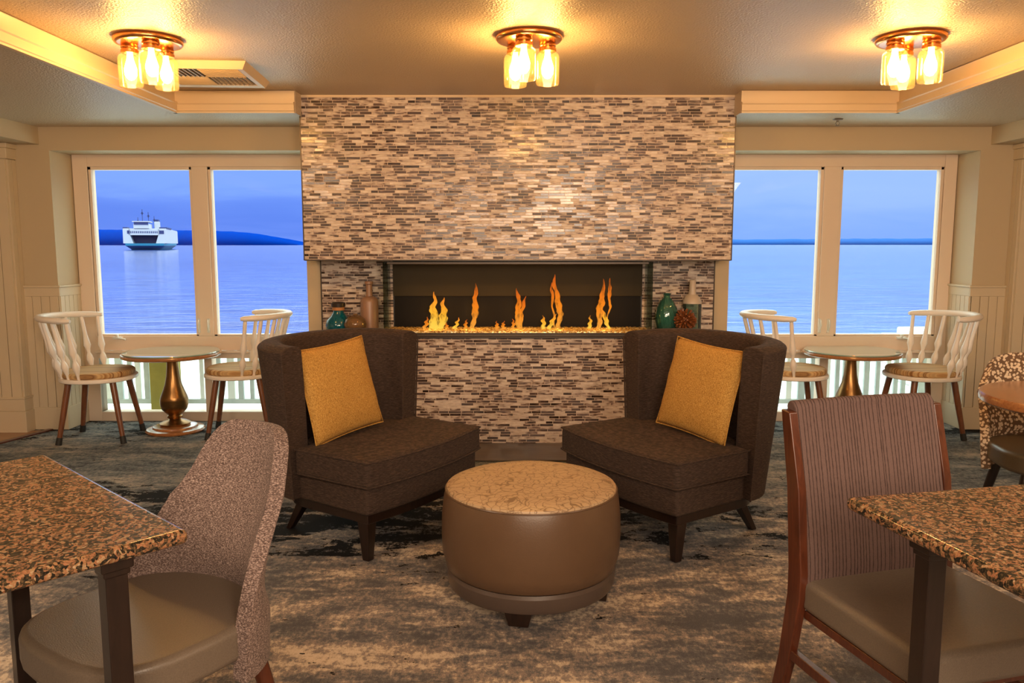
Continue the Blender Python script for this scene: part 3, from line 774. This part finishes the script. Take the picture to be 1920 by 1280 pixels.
# ------------------------------------------------------------------ lounge armchairs
def arc_outline(front_w, front_y, bow, side_y, back_w, back_y, n=14):
    pts = [(-front_w, side_y)]
    pts.append((-front_w, front_y))
    for i in range(1, n): # bowed front
        u = -1 + 2 * i / n; pts.append((front_w * u, front_y - bow * (1 - u * u)))
    pts.append((front_w, front_y)); pts.append((front_w, side_y))
    pts.append((back_w, side_y))
    for i in range(1, n):
        a = PI * i / n; pts.append((back_w * math.cos(a), side_y + (back_y - side_y) * math.sin(a) ** .8))
    pts.append((-back_w, side_y))
    return pts
def armchair(name, label, loc, rz):
    t = thing(name, label, 'armchair', loc, rz, 'lounge armchairs')
    bm = BM(); prism(bm, arc_outline(.415, -.405, .045, .045, .31, .185), .342, .468)
    cu = obj('seat_cushion', bm, M['brownfab'], t, .022, 4)
    def outl(wf, yf, bow, wb, yb, n=16):
        p = [(-wf, yf)] + [(wf * (-1 + 2 * i / n), yf - bow * (1 - (-1 + 2 * i / n) ** 2)) for i in range(1, n)] + [(wf, yf)]
        for i in range(0, n + 1):
            a = PI * i / n; c_, s_ = math.cos(a), math.sin(a)
            p.append((wb * math.copysign(abs(c_) ** .75, c_), .04 + yb * s_ ** .9))
        return p
    obj('seat_base', prism(BM(), outl(.40, -.385, .04, .385, .235), .222, .345), M['brownfab'], t, .014)
    obj('base_rail', prism(BM(), outl(.375, -.36, .04, .365, .22), .175, .224), M['darkwood'], t, .005)
    # wrap-around back shell, raked backwards towards the top
    bm = BM(); th = .105; N = 40; K = 10
    def pt(a, z, off, k):
        c_, s_ = math.cos(a), math.sin(a)
        wq = .425 - off; dq = .275 - off * .95
        x = wq * math.copysign(abs(c_) ** .80, c_); y = .045 + dq * s_ ** .9
        h = (z - .22)
        y += h * .15 * s_ ** .6
        x += h * .065 * c_ * (1 if off == 0 else .6) + (.0)
        bulge = math.sin(min(1, max(0, (z - .22) / .7)) * PI) * .008
        if off: y -= bulge
        return (x, y, z)
    z0, z1 = .225, .925
    outer = []; inner = []
    for i in range(N + 1):
        a = PI * i / N
        zt = z1 + .012 * math.sin(a)
        zs = [z0 + (zt - .02 - z0) * j / K for j in range(K + 1)]
        o_ = [pt(a, z, 0, i) for z in zs]; i_ = [pt(a, z, th, i) for z in zs]
        top_o = pt(a, zt - .005, .012, i); top_i = pt(a, zt - .005, th - .012, i); mid_o = pt(a, zt, .03, i); mid_i = pt(a, zt, th - .03, i)
        outer.append([bm.verts.new(p) for p in o_ + [top_o, mid_o, mid_i, top_i] + list(reversed(i_))])
    for A_, B_ in zip(outer, outer[1:]):
        L = len(A_)
        for j in range(L): bm.faces.new((A_[j], A_[(j + 1) % L], B_[(j + 1) % L], B_[j]))
    bm.faces.new(outer[0]); bm.faces.new(outer[-1])
    bk = obj('backrest', bm, M['brownfab'], t, .008, 3, ang=50)
    # piping along the front vertical edge of each wing and the cushion
    for sgn in (0, 1):
        a = 0 if sgn == 0 else PI
        bm = BM(); tube(bm, [Vector(pt(a, z0 + (z1 - .03 - z0) * j / 12, 0, 0)) + Vector((0, -.002, 0)) for j in range(13)], .0042, 6)
        obj('piping', bm, M['brownfab'], bk)
    ol = arc_outline(.413, -.403, .045, .045, .31, .185)[:17]
    for zz in (.352, .460):
        bm = BM(); tube(bm, [(x * 1.002, y * 1.002, zz) for x, y in ol], .0045, 6); obj('piping', bm, M['brownfab'], cu)
    for sx_ in (-1, 1):
        bm = BM(); Lf = [(sx_ * .358, -.335), (sx_ * .35, -.325)]
        def taper(bm, cx, cy, bx, by, w0, w1, z1_):
            A_ = [bm.verts.new((bx + a_ * w0, by + b_ * w0, 0.001)) for a_, b_ in ((-1, -1), (1, -1), (1, 1), (-1, 1))]
            B_ = [bm.verts.new((cx + a_ * w1, cy + b_ * w1, z1_)) for a_, b_ in ((-1, -1), (1, -1), (1, 1), (-1, 1))]
            bm.faces.new(A_); bm.faces.new(B_)
            for k in range(4): bm.faces.new((A_[k], A_[(k + 1) % 4], B_[(k + 1) % 4], B_[k]))
        taper(bm, sx_ * .342, -.325, sx_ * .345, -.33, .018, .030, .178)
        obj('leg', bm, M['darkwood'], t, .004)
        bm = BM(); taper(bm, sx_ * .225, .17, sx_ * .25, .27, .016, .028, .178)
        obj('leg', bm, M['darkwood'], t, .004)
    return t
AL = armchair('lounge_armchair', 'dark brown armchair with wraparound back, left of the fireplace, holding a gold cushion', (-.724, 3.851, 0), R(57.2))
AR = copy_tree(AL); AR.location = (.812, 3.837, 0); AR.rotation_euler = (0, 0, R(-57.5))
AR['label'] = 'dark brown armchair with wraparound back, right of the fireplace, holding a gold cushion'

def pillow(name, label, chair, loc, tilt, spin, yaw):
    bm = BM(); n = 22
    def shape(u, v_, s):
        a, b_ = 2 * u - 1, 2 * v_ - 1
        th = .058 * (max(0, 1 - abs(a) ** 2.6)) ** .6 * (max(0, 1 - abs(b_) ** 2.6)) ** .6
        k = 1 - .05 * (1 - abs(b_) ** 2) * abs(a) ** 6; q = 1 - .05 * (1 - abs(a) ** 2) * abs(b_) ** 6
        wr_ = .004 * mnoise.noise(Vector((a * 3, b_ * 3, 2.0 + s)))
        return (a * .243 * k, s * (th + (wr_ if th > .01 else 0)), b_ * .225 * q)
    for s in (-1, 1):
        grid_surf(bm, lambda u, v_: shape(u, v_, s), n, n)
    bmesh.ops.remove_doubles(bm, verts=bm.verts, dist=1e-5)
    o = obj(name, bm, M['gold'], None, ang=180)
    pip = BM(); path = []
    for k in range(4 * 12):
        s_, f_ = divmod(k, 12); f_ = f_ / 12
        u, v_ = [(f_, 0), (1, f_), (1 - f_, 1), (0, 1 - f_)][s_]
        path.append(Vector(shape(u, v_, 0)))
    path.append(path[0]); tube(pip, path, .0035, 6, cap=False)
    obj('piping', pip, M['gold'], o)
    o.matrix_world = chair.matrix_basis @ Matrix.Translation(loc) @ Matrix.Rotation(yaw, 4, 'Z') @ Matrix.Rotation(-tilt, 4, 'X') @ Matrix.Rotation(spin, 4, 'Y')
    tag(o, label, 'cushion', 'gold throw cushions'); return o
pillow('throw_pillow', 'square gold throw cushion leaning in the left armchair', AL, (-.104, .055, .692), R(14), R(-3), R(3))
pillow('throw_pillow', 'square gold throw cushion leaning in the right armchair', AR, (.085, .055, .688), R(14), R(3), R(-3))

# ------------------------------------------------------------------ ottoman
t = thing('ottoman', 'round brown leather ottoman with tan crackle top in the middle of the carpet', 'ottoman', (.075, 3.055, 0), R(10))
obj('top_pad', lathe(BM(), [(.334, .432), (.331, .446), (.318, .452), (.26, .458), (.14, .462), (0, .463)], 80), M['crackle'], t)
obj('body', lathe(BM(), [(0, .13), (.322, .130), (.335, .14), (.348, .19), (.352, .26), (.350, .34), (.342, .41), (.334, .436), (.325, .441), (0, .441)], 80), M['leather'], t)
obj('base_band', lathe(BM(), [(0, .055), (.30, .055), (.322, .060), (.330, .075), (.334, .118), (.326, .130), (0, .131)], 80), M['leatherdk'], t)
bm = BM(); tube(bm, [(.335 * math.cos(a), .335 * math.sin(a), .435) for a in [2 * PI * k / 80 for k in range(81)]], .0035, 6, cap=False); obj('seam', bm, M['leather'], t)
for k in range(4):
    a = R(-100 + 90 * k) + R(-10) + R(0)
    Mx = Matrix.Rotation(a, 4, 'Z') @ Matrix.Translation((.27, 0, 0))
    bm = BM(); A_ = [bm.verts.new(Mx @ Vector((x * .8, y * .8, .001))) for x, y in ((-.04, -.045), (.04, -.045), (.04, .045), (-.04, .045))]
    B_ = [bm.verts.new(Mx @ Vector((x, y * 1.15, .06))) for x, y in ((-.04, -.045), (.04, -.045), (.04, .045), (-.04, .045))]
    bm.faces.new(A_); bm.faces.new(B_)
    for q in range(4): bm.faces.new((A_[q], A_[(q + 1) % 4], B_[(q + 1) % 4], B_[q]))
    obj('foot', bm, M['darkwood'], t, .003)

# ------------------------------------------------------------------ window chairs (spindle backs)
def spindle_chair(name, label, loc, rz):
    t = thing(name, label, 'chair', loc, rz, 'white spindle-back chairs by the windows')
    def seat_out(r, k=1.0, n=44):
        return [(r * 1.02 * math.copysign(abs(math.cos(a)) ** .9, math.cos(a)), r * (.98 if math.sin(a) > 0 else 1.0) * math.copysign(abs(math.sin(a)) ** .9, math.sin(a))) for a in [2 * PI * i / n for i in range(n)]]
    obj('seat', prism(BM(), seat_out(.252), .428, .458), M['whitewood'], t, .009, 3)
    bm = BM(); prism(bm, seat_out(.236), .455, .500)
    obj('seat_cushion', bm, M['cushion'], t, .018, 4)
    # bent top rail
    arc = []
    NA = 36; rx, ry, zb = .285, .300, .866
    for i in range(NA + 1):
        a = PI * i / NA
        arc.append(Vector((rx * math.cos(a) * (1 - .04 * math.sin(a)), .055 + ry * math.sin(a), zb + .010 * max(0, math.sin(a)))))
    rr = [.026 if 2 < i < NA - 2 else (.023 if i in (1, 2, NA - 2, NA - 1) else .014) for i in range(NA + 1)]
    obj('top_rail', tube(BM(), arc, rr, 12, .85), M['whitewood'], t)
    for i in range(9):
        u = i / 8; a = R(6) + (PI - R(12)) * u
        top = Vector((rx * math.cos(a) * (1 - .04 * math.sin(a)) * .985, .055 + ry * .985 * math.sin(a), zb - .008))
        b_ = R(8) + (PI - R(16)) * u
        bot = Vector((.238 * math.cos(b_), .01 + .228 * math.sin(b_), .455))
        prof = [(.010, 0), (.010, .07), (.015, .13), (.0245, .215), (.019, .28), (.010, .335), (.015, .40), (.0245, .47), (.020, .55), (.015, .65), (.0135, .78), (.0135, .92), (.012, 1)]
        obj('spindle', turned(BM(), bot, top, prof, 10), M['whitewood'], t)
    for sx_ in (-1, 1):
        for sy_ in (-1, 1):
            p = Vector((sx_ * .150, sy_ * .145, .430)); q = Vector((sx_ * .205, sy_ * .215, .001))
            k = p + (q - p) * .88
            lg = obj('leg', turned(BM(), p, k, [(.022, 0), (.021, .4), (.0165, 1)], 16), M['legwood'], t)
            obj('foot_cap', turned(BM(), k, q, [(.0195, 0), (.0205, .5), (.021, 1)], 16), M['rubber'], lg)
    return t
C1 = spindle_chair('spindle_chair', 'white spindle-back chair at far left, against the left wall panelling', (-2.95, 5.64, 0), R(97))
def cc(src, loc, rz, label):
    o = copy_tree(src); o.location = loc; o.rotation_euler = (0, 0, rz); o['label'] = label; return o
cc(C1, (-1.985, 5.79, 0), R(-80), 'white spindle-back chair between the left pedestal table and the left armchair')
cc(C1, (2.035, 5.76, 0), R(85), 'white spindle-back chair behind the right armchair, left of the right pedestal table')
cc(C1, (2.965, 5.72, 0), R(-84), 'white spindle-back chair at far right, against the right wall panelling')

# ------------------------------------------------------------------ pedestal tables
def pedestal(name, label, loc):
    t = thing(name, label, 'table', loc, 0, 'round pedestal tables by the windows')
    obj('base', lathe(BM(), [(0, 0.001), (.205, .001), (.210, .010), (.200, .022), (.160, .028), (.155, .040), (.110, .046), (0, .046)], 56), M['tablewood'], t)
    obj('column', lathe(BM(), [(0, .044), (.105, .044), (.110, .060), (.085, .074), (.052, .082), (.040, .092), (.052, .102), (.055, .112), (.046, .122), (.066, .140), (.088, .165), (.099, .200), (.099, .232), (.1, .236), (.093, .262), (.076, .305), (.060, .350), (.048, .410), (.041, .480), (.038, .540), (.042, .560), (0, .562)], 56), M['brass'], t)
    obj('table_top', lathe(BM(), [(0, .560), (.335, .560), (.346, .566), (.350, .578), (.346, .587), (.330, .588), (0, .588)], 80), M['tablewood'], t)
    obj('glass_top', lathe(BM(), [(0, .5882), (.332, .5882), (.335, .592), (.332, .598), (0, .598)], 80), M['tableglass'], t)
    return t
P1 = pedestal('pedestal_table', 'round glass-topped bronze pedestal table in front of the left window', (-2.515, 5.86, 0))
P2 = copy_tree(P1); P2.location = (2.537, 5.925, 0); P2['label'] = 'round glass-topped bronze pedestal table in front of the right window'

# ------------------------------------------------------------------ granite tables
def granite_table(name, label, corner, ang, wx, wy, legs):
    """corner: world xy of local (0,0); local x,y extend the top"""
    t = thing(name, label, 'table', (*corner, 0), ang, 'granite dining tables')
    y0, y1 = sorted((0, wy))
    obj('table_top', boxm(0, wx, y0, y1, .743, .775), M['granite'], t, .013, 4)
    for lx, ly in legs:
        h = .0225
        lg = obj('leg', boxm(lx - h, lx + h, ly - h, ly + h, 0.001, .712), M['darkwood'], t, .003)
        bm = BM(); box(bm, lx - h - .004, lx + h + .004, ly - h - .004, ly + h + .004, .704, .722); box(bm, lx - h - .010, lx + h + .010, ly - h - .010, ly + h + .010, .718, .743)
        obj('leg_cap', bm, M['darkwood'], lg, .004)
    return t
granite_table('granite_table', 'square speckled brown granite table at lower left, beside the tweed chair', (-.691, 1.651), math.atan2(.682, -.73), .915, .90, ((.055, .140), (.80, .125), (.055, .75), (.80, .75)))
granite_table('granite_table', 'square speckled brown granite table at lower right, in front of the pinstripe chair', (.807, 1.878), math.atan2(.213, .977), .92, -.92, ((.062, -.220), (.062, -.80), (.80, -.213), (.80, -.80)))

# ------------------------------------------------------------------ tweed / floral shell chairs
def shell_chair(name, label, loc, rz, fab, seatm, legm, ht=.88, taper=.24, group=None):
    t = thing(name, label, 'chair', loc, rz, group)
    bm = BM(); n = 30
    o_ = [(.262 * math.copysign(abs(math.cos(a)) ** .62, math.cos(a)), -.01 + .262 * math.copysign(abs(math.sin(a)) ** (.62 if math.sin(a) < 0 else .85), math.sin(a))) for a in [2 * PI * i / n for i in range(n)]]
    prism(bm, o_, .350, .445)
    obj('seat', bm, seatm, t, .022, 4)
    bm = BM(); NU, NV = 29, 21; zb = .30
    def f(u, v_):
        s = 2 * u - 1; q = abs(s)
        top = zb + (ht - zb) * (1 - .34 * q ** 4.5)
        z = zb + (top - zb) * v_
        hh = max(0, (z - .43) / (ht - .43)); lo_ = max(0, (.43 - z) / .13)
        w_ = .270 * (1 - lo_ * .05) * (1 - taper * min(1, hh * 1.7)) * (1 - .16 * max(0, hh - .55) * q ** 6 * 2)
        k = min(1, hh * 1.6)
        sa = math.sin(s * R(84)); sx1 = sa * (1 - k) + s * k
        dep = .215 * (1 - k) + .075 * k
        p_ = 1 - math.sqrt(max(0, 1 - min(1, abs(sx1)) ** 2)) * (1 - k) - (1 - k) * 0
        curve = p_ * (1 - k) + (abs(sx1) ** 2.4) * k if k < 1 else abs(sx1) ** 2.4
        y = .255 + .10 * hh ** 1.1 - dep * min(1, curve)
        return (w_ * sx1, y, z)
    grid_surf(bm, f, NU, NV)
    o = obj('backrest', bm, fab, t, ang=180)
    s_ = o.modifiers.new('s', 'SOLIDIFY'); s_.thickness = .040; s_.offset = 0
    b_ = o.modifiers.new('b', 'BEVEL'); b_.width = .016; b_.segments = 4; b_.limit_method = 'ANGLE'; b_.angle_limit = R(60)
    for sx_ in (-1, 1):
        for sy_ in (-1, 1):
            obj('leg', turned(BM(), (sx_ * .16, sy_ * .16 + .01, .355), (sx_ * .225, sy_ * .225 + .01, .001), [(.024, 0), (.022, .4), (.014, 1)], 16), legm, t)
    return t
shell_chair('upholstered_chair', 'grey-brown tweed chair with rounded wraparound back, tucked to the lower left granite table', (-.925, 1.964, 0), R(-34), M['tweed'], M['vinyl'], M['redwood'], .875)
shell_chair('upholstered_chair', 'cream-speckled brown fabric chair behind the round wooden table at right edge', (2.535, 3.66, 0), R(-12), M['floral'], M['vinyl2'], M['darkwood'], .835, .07)

# round wooden table at the right edge
t = thing('round_table', 'round honey-brown wooden table at the right edge of the photo', 'table', (2.415, 3.28, 0))
obj('table_top', lathe(BM(), [(0, .705), (.395, .705), (.408, .715), (.41, .735), (.405, .748), (.39, .75), (0, .75)], 80), M['tablewood'], t)
obj('pedestal', lathe(BM(), [(0, .03), (.06, .03), (.045, .08), (.04, .6), (.06, .69), (.15, .705), (0, .7055)], 32), M['darkwood'], t)
obj('base', lathe(BM(), [(0, .001), (.26, .001), (.26, .012), (.08, .035), (0, .035)], 48), M['darkwood'], t)

# ------------------------------------------------------------------ striped dining chair
ang = math.atan2(.25, .97)
t = thing('dining_chair', 'wood-framed dining chair with mauve pinstripe back at the lower right granite table', 'chair', (1.115, 2.035, 0), R(15))
# left post at seat level is local (-.25, .19)
for sx_ in (-1, 1):
    bm = BM(); x = sx_ * .248
    prof = [(.285, 0.001), (.235, .18), (.195, .38), (.195, .46), (.222, .69), (.280, .905), ]
    prof2 = [(.330, .001), (.285, .18), (.255, .38), (.255, .46), (.277, .69), (.320, .908)]
    A_ = [(y, z) for y, z in prof]; B_ = [(y, z) for y, z in reversed(prof2)]
    outl = A_ + B_; L = [bm.verts.new((x - .014, y, z)) for y, z in outl]; Q = [bm.verts.new((x + .014, y, z)) for y, z in outl]
    k = len(outl)
    for i in range(len(prof) - 1):
        j = k - 1 - i
        bm.faces.new((L[i], L[i + 1], L[j - 1], L[j])); bm.faces.new((Q[i], Q[i + 1], Q[j - 1], Q[j]))
    for i in range(k): bm.faces.new((L[i], L[(i + 1) % k], Q[(i + 1) % k], Q[i]))
    obj('back_post', bm, M['redwood'], t, .004)
    bm = BM(); A2_ = [bm.verts.new((x + a_ * .014 - sx_ * 0, -.215 + b_ * .014, .001)) for a_, b_ in ((-1, -1), (1, -1), (1, 1), (-1, 1))]
    B2_ = [bm.verts.new((x + a_ * .020 - sx_ * .006, -.205 + b_ * .020, .344)) for a_, b_ in ((-1, -1), (1, -1), (1, 1), (-1, 1))]
    bm.faces.new(A2_); bm.faces.new(B2_)
    for q in range(4): bm.faces.new((A2_[q], A2_[(q + 1) % 4], B2_[(q + 1) % 4], B2_[q]))
    obj('leg', bm, M['redwood'], t, .003)
    obj('stretcher', boxm(x - .011, x + .011, -.205, .265, .185, .215), M['redwood'], t, .003)
# padded back
def backf(u, v_):
    s = 2 * u - 1
    z = .42 + .495 * v_
    hh = (z - .46) / .48
    y = .205 + .10 * max(0, hh) ** 1.3
    return (s * .238, y, z)
bm = BM(); secs = []
for i in range(25):
    s = 2 * i / 24 - 1; cx = s * .238; con = .018 * (s * s)
    ring = []
    for j in range(13):
        v_ = j / 12; x_, y_, z_ = backf(i / 24, v_); ring.append((cx, y_ - .012 - con * .4 + .004, z_))
    yt = backf(0, 1)[1]
    for q in range(1, 6):
        a = PI * q / 6; ring.append((cx, yt + .010 - .022 * math.cos(a), .915 + .022 * math.sin(a) - .004 * s * s))
    for j in range(13):
        v_ = 1 - j / 12; x_, y_, z_ = backf(i / 24, v_); ring.append((cx, y_ + .032, z_))
    secs.append([bm.verts.new(p) for p in ring])
for A_, B_ in zip(secs, secs[1:]):
    k = len(A_)
    for j in range(k): bm.faces.new((A_[j], A_[(j + 1) % k], B_[(j + 1) % k], B_[j]))
bm.faces.new(secs[0]); bm.faces.new(secs[-1])
obj('backrest', bm, M['stripe'], t, .006, 3, ang=50)
bm = BM(); prism(bm, [(-.246, -.235), (-.20, -.248), (.20, -.248), (.246, -.235), (.243, .19), (.243, .225), (-.243, .225), (-.243, .19)], .342, .438)
obj('seat', bm, M['vinyl'], t, .024, 4)
obj('seat_rail', boxm(-.235, .235, -.215, .21, .318, .344), M['redwood'], t, .004)

# ------------------------------------------------------------------ outside: deck, railing, sea, ferry, hills
struct('deck', boxm(-7, 7, WY + .12, 11.0, -.14, -.02), M['deckwhite'])
def railing(name, label, x0, x1, seed):
    random.seed(seed)
    t = thing(name, label, 'railing', (0, 0, 0), 0, 'low slatted railings outside the windows')
    bm = BM(); box(bm, x0, x1, 6.70, 6.78, .50, .545); box(bm, x0, x1, 6.715, 6.765, .03, .07)
    obj('rail', bm, M['slat'], t, .004)
    x = x0 + .03
    k = 0
    while x < x1 - .05:
        wd = random.choice((.035, .045, .06))
        if not (seed == 1 and -3.02 < x < -2.72):
            obj('slat', boxm(x, x + wd, 6.725, 6.755, .05, .51), M['slat'] if k % 3 else M['deckwhite'], t, .003)
        x += wd + random.choice((.03, .045, .055)); k += 1
    return t
railing('deck_railing', 'low pale slatted railing outside the left window', -3.75, -1.4, 1)
railing('deck_railing', 'low pale slatted railing outside the right window', 1.5, 3.85, 2)
o = obj('timber_post', boxm(-3.03, -2.80, 6.60, 6.69, -.02, .62), M['postwood'], None, .006); tag(o, 'yellow-green timber post outside the left window, behind the pedestal table', 'post')
t = thing('storage_box', 'white box with pale green cushion on the deck beyond the right window', 'deck box', (4.12, 8.0, -.02))
obj('body', boxm(-.16, .30, -.2, .2, 0.001, .56), M['deckwhite'], t, .02)
M['palegreen'] = plain('pale_green_canvas', (.42, .52, .38), .8)
obj('cushion', boxm(-.34, .05, -.22, .18, .44, .50), M['palegreen'], t, .02, 3)
# sea
bm = BM(); vs = [bm.verts.new(p) for p in ((-14000, 10, -1.5), (14000, 10, -1.5), (14000, 14000, -1.5), (-14000, 14000, -1.5))]; bm.faces.new(vs)
o = obj('sea', bm, M['sea']); o['kind'] = 'structure'
# hills
def ridge(name, x0, x1, y, hfun, m, label, depth=500):
    bm = BM(); n = 120; rows = []
    for i in range(n + 1):
        u = i / n; x = x0 + (x1 - x0) * u; h = hfun(u)
        h += (mnoise.noise(Vector((x * .012, 1.3, 0))) * .9 + mnoise.noise(Vector((x * .05, 2.3, 0))) * .35) * min(h * .15, 4)
        rows.append([bm.verts.new((x, y + dy, -1.5 + max(.05, h) * k)) for dy, k in ((0, 0), (20, .75), (90, 1.0), (depth, 0))])
    for A_, B_ in zip(rows, rows[1:]):
        for j in range(3): bm.faces.new((A_[j], A_[j + 1], B_[j + 1], B_[j]))
    bm.faces.new([r[0] for r in rows] + [r[3] for r in reversed(rows)])
    o = obj(name, bm, m, ang=180); tag(o, label, 'hill'); return o
ridge('distant_hill', -2400, -790, 3000, lambda u: 64 - 8 * u if u < .62 else (59 - 6 * (u - .62) / .2 * 1 if u < .82 else 53 * max(0, 1 - (u - .82) / .18) ** .55), M['hill'], 'wooded headland tinted dark haze-blue on the horizon behind the ferry')
ridge('distant_hill', 1200, 5600, 5600, lambda u: 34 + 22 * min(1, u * 1.3) if u < .9 else 56 * (1 - u) * 10, M['hill2'], 'hazy pale blue shore on the horizon in the right window')
# ferry
FD = 420.0
t = thing('ferry', 'white and green car ferry sailing on the sea, seen through the left window', 'ferry', ((278 - 960) / 1500 * FD * .998, FD, -1.5), R(19)); t.scale = (.78, 1, 1)
bm = BM()
hull = [(-11.5, -8), (-12.6, 0), (-13, 20), (-13, 70), (-10, 86), (10, 86), (13, 70), (13, 20), (12.6, 0), (11.5, -8)]
def loft(bm, sec, zs):
    rows = [[bm.verts.new((x * k, y if y > 0 else y * ky, z)) for x, y in sec] for z, k, ky in zs]
    for A_, B_ in zip(rows, rows[1:]):
        for j in range(len(sec)): bm.faces.new((A_[j], A_[(j + 1) % len(sec)], B_[(j + 1) % len(sec)], B_[j]))
    bm.faces.new(rows[0]); bm.faces.new(rows[-1]); return bm
obj('hull', loft(BM(), hull, [(-1, .66, .3), (.3, .74, .5), (2.2, 1.0, 1.0), (3.4, 1.01, 1.02)]), M['ferrygreen'], t)
bm = BM(); box(bm, -13, -8.6, -6, 84, 3.4, 10.6); box(bm, 8.2, 13, -6, 84, 3.4, 10.6); box(bm, -9.6, 9, -6, 84, 7.6, 10.6); box(bm, -8.7, 8.3, 10, 84, 3.4, 7.7)
prism(bm, [(-8.7, 0), (-7.0, 0), (-8.7, 4.2)], 0, 8, Matrix.Translation((0, 2, 3.4)) @ Matrix.Rotation(R(90), 4, 'X'))
prism(bm, [(8.3, 0), (6.6, 0), (8.3, 4.2)], 0, 8, Matrix.Translation((0, 2, 3.4)) @ Matrix.Rotation(R(90), 4, 'X'))
obj('superstructure', bm, M['ferrywhite'], t)
obj('vehicle_deck', boxm(-8.5, 8.1, 2, 9, 3.5, 7.5), M['ferrydark'], t)
bm = BM(); box(bm, -13, 13, -4, 82, 10.6, 11.0); obj('upper_deck', bm, M['ferrywhite'], t)
for k in range(15): obj('window', boxm(-8.4 + k * 1.12, -7.8 + k * 1.12, -6.08, -5.9, 8.6, 9.6), M['ferrydark'], t)
obj('side_window', boxm(-10.4, -8.9, -6.1, -5.9, 8.3, 9.9), M['ferrydark'], t); obj('side_window', boxm(8.9, 11.8, -6.1, -5.9, 8.2, 10.0), M['ferrydark'], t)
obj('bridge', boxm(-6.6, 2.8, -5, 12, 11.0, 13.4), M['ferrywhite'], t, .2); obj('bridge_window', boxm(-6.2, 2.4, -5.3, -4.9, 13.0, 14.3), M['ferrydark'], t)
obj('bridge_roof', boxm(-7.2, 3.2, -5.6, 12, 14.3, 14.8), M['ferrywhite'], t)
obj('funnel', boxm(4.4, 7.2, 10, 20, 11, 15.0), M['ferrywhite'], t, .2); obj('funnel_cap', boxm(4.6, 7.0, 10, 19, 15.0, 16.0), M['ferrydark'], t)
bm = BM(); box(bm, -13.2, -10.6, -4, 6, 11.0, 11.6); box(bm, 8.6, 13.4, -2, 30, 11.0, 11.7); obj('canopy', bm, M['ferrydark'], t)
for x, h in ((-1.8, 21), (1.9, 19.6), (-4.6, 16.8), (5.4, 17.5)):
    bm = BM(); box(bm, x - .16, x + .16, 2, 2.4, 14.6, h); box(bm, x - .9, x + .9, 2, 2.4, h - 2.2, h - 1.9); box(bm, x - .35, x + .35, 2, 2.4, h - 2.8, h - 1.4); obj('mast', bm, M['ferrydark'], t)
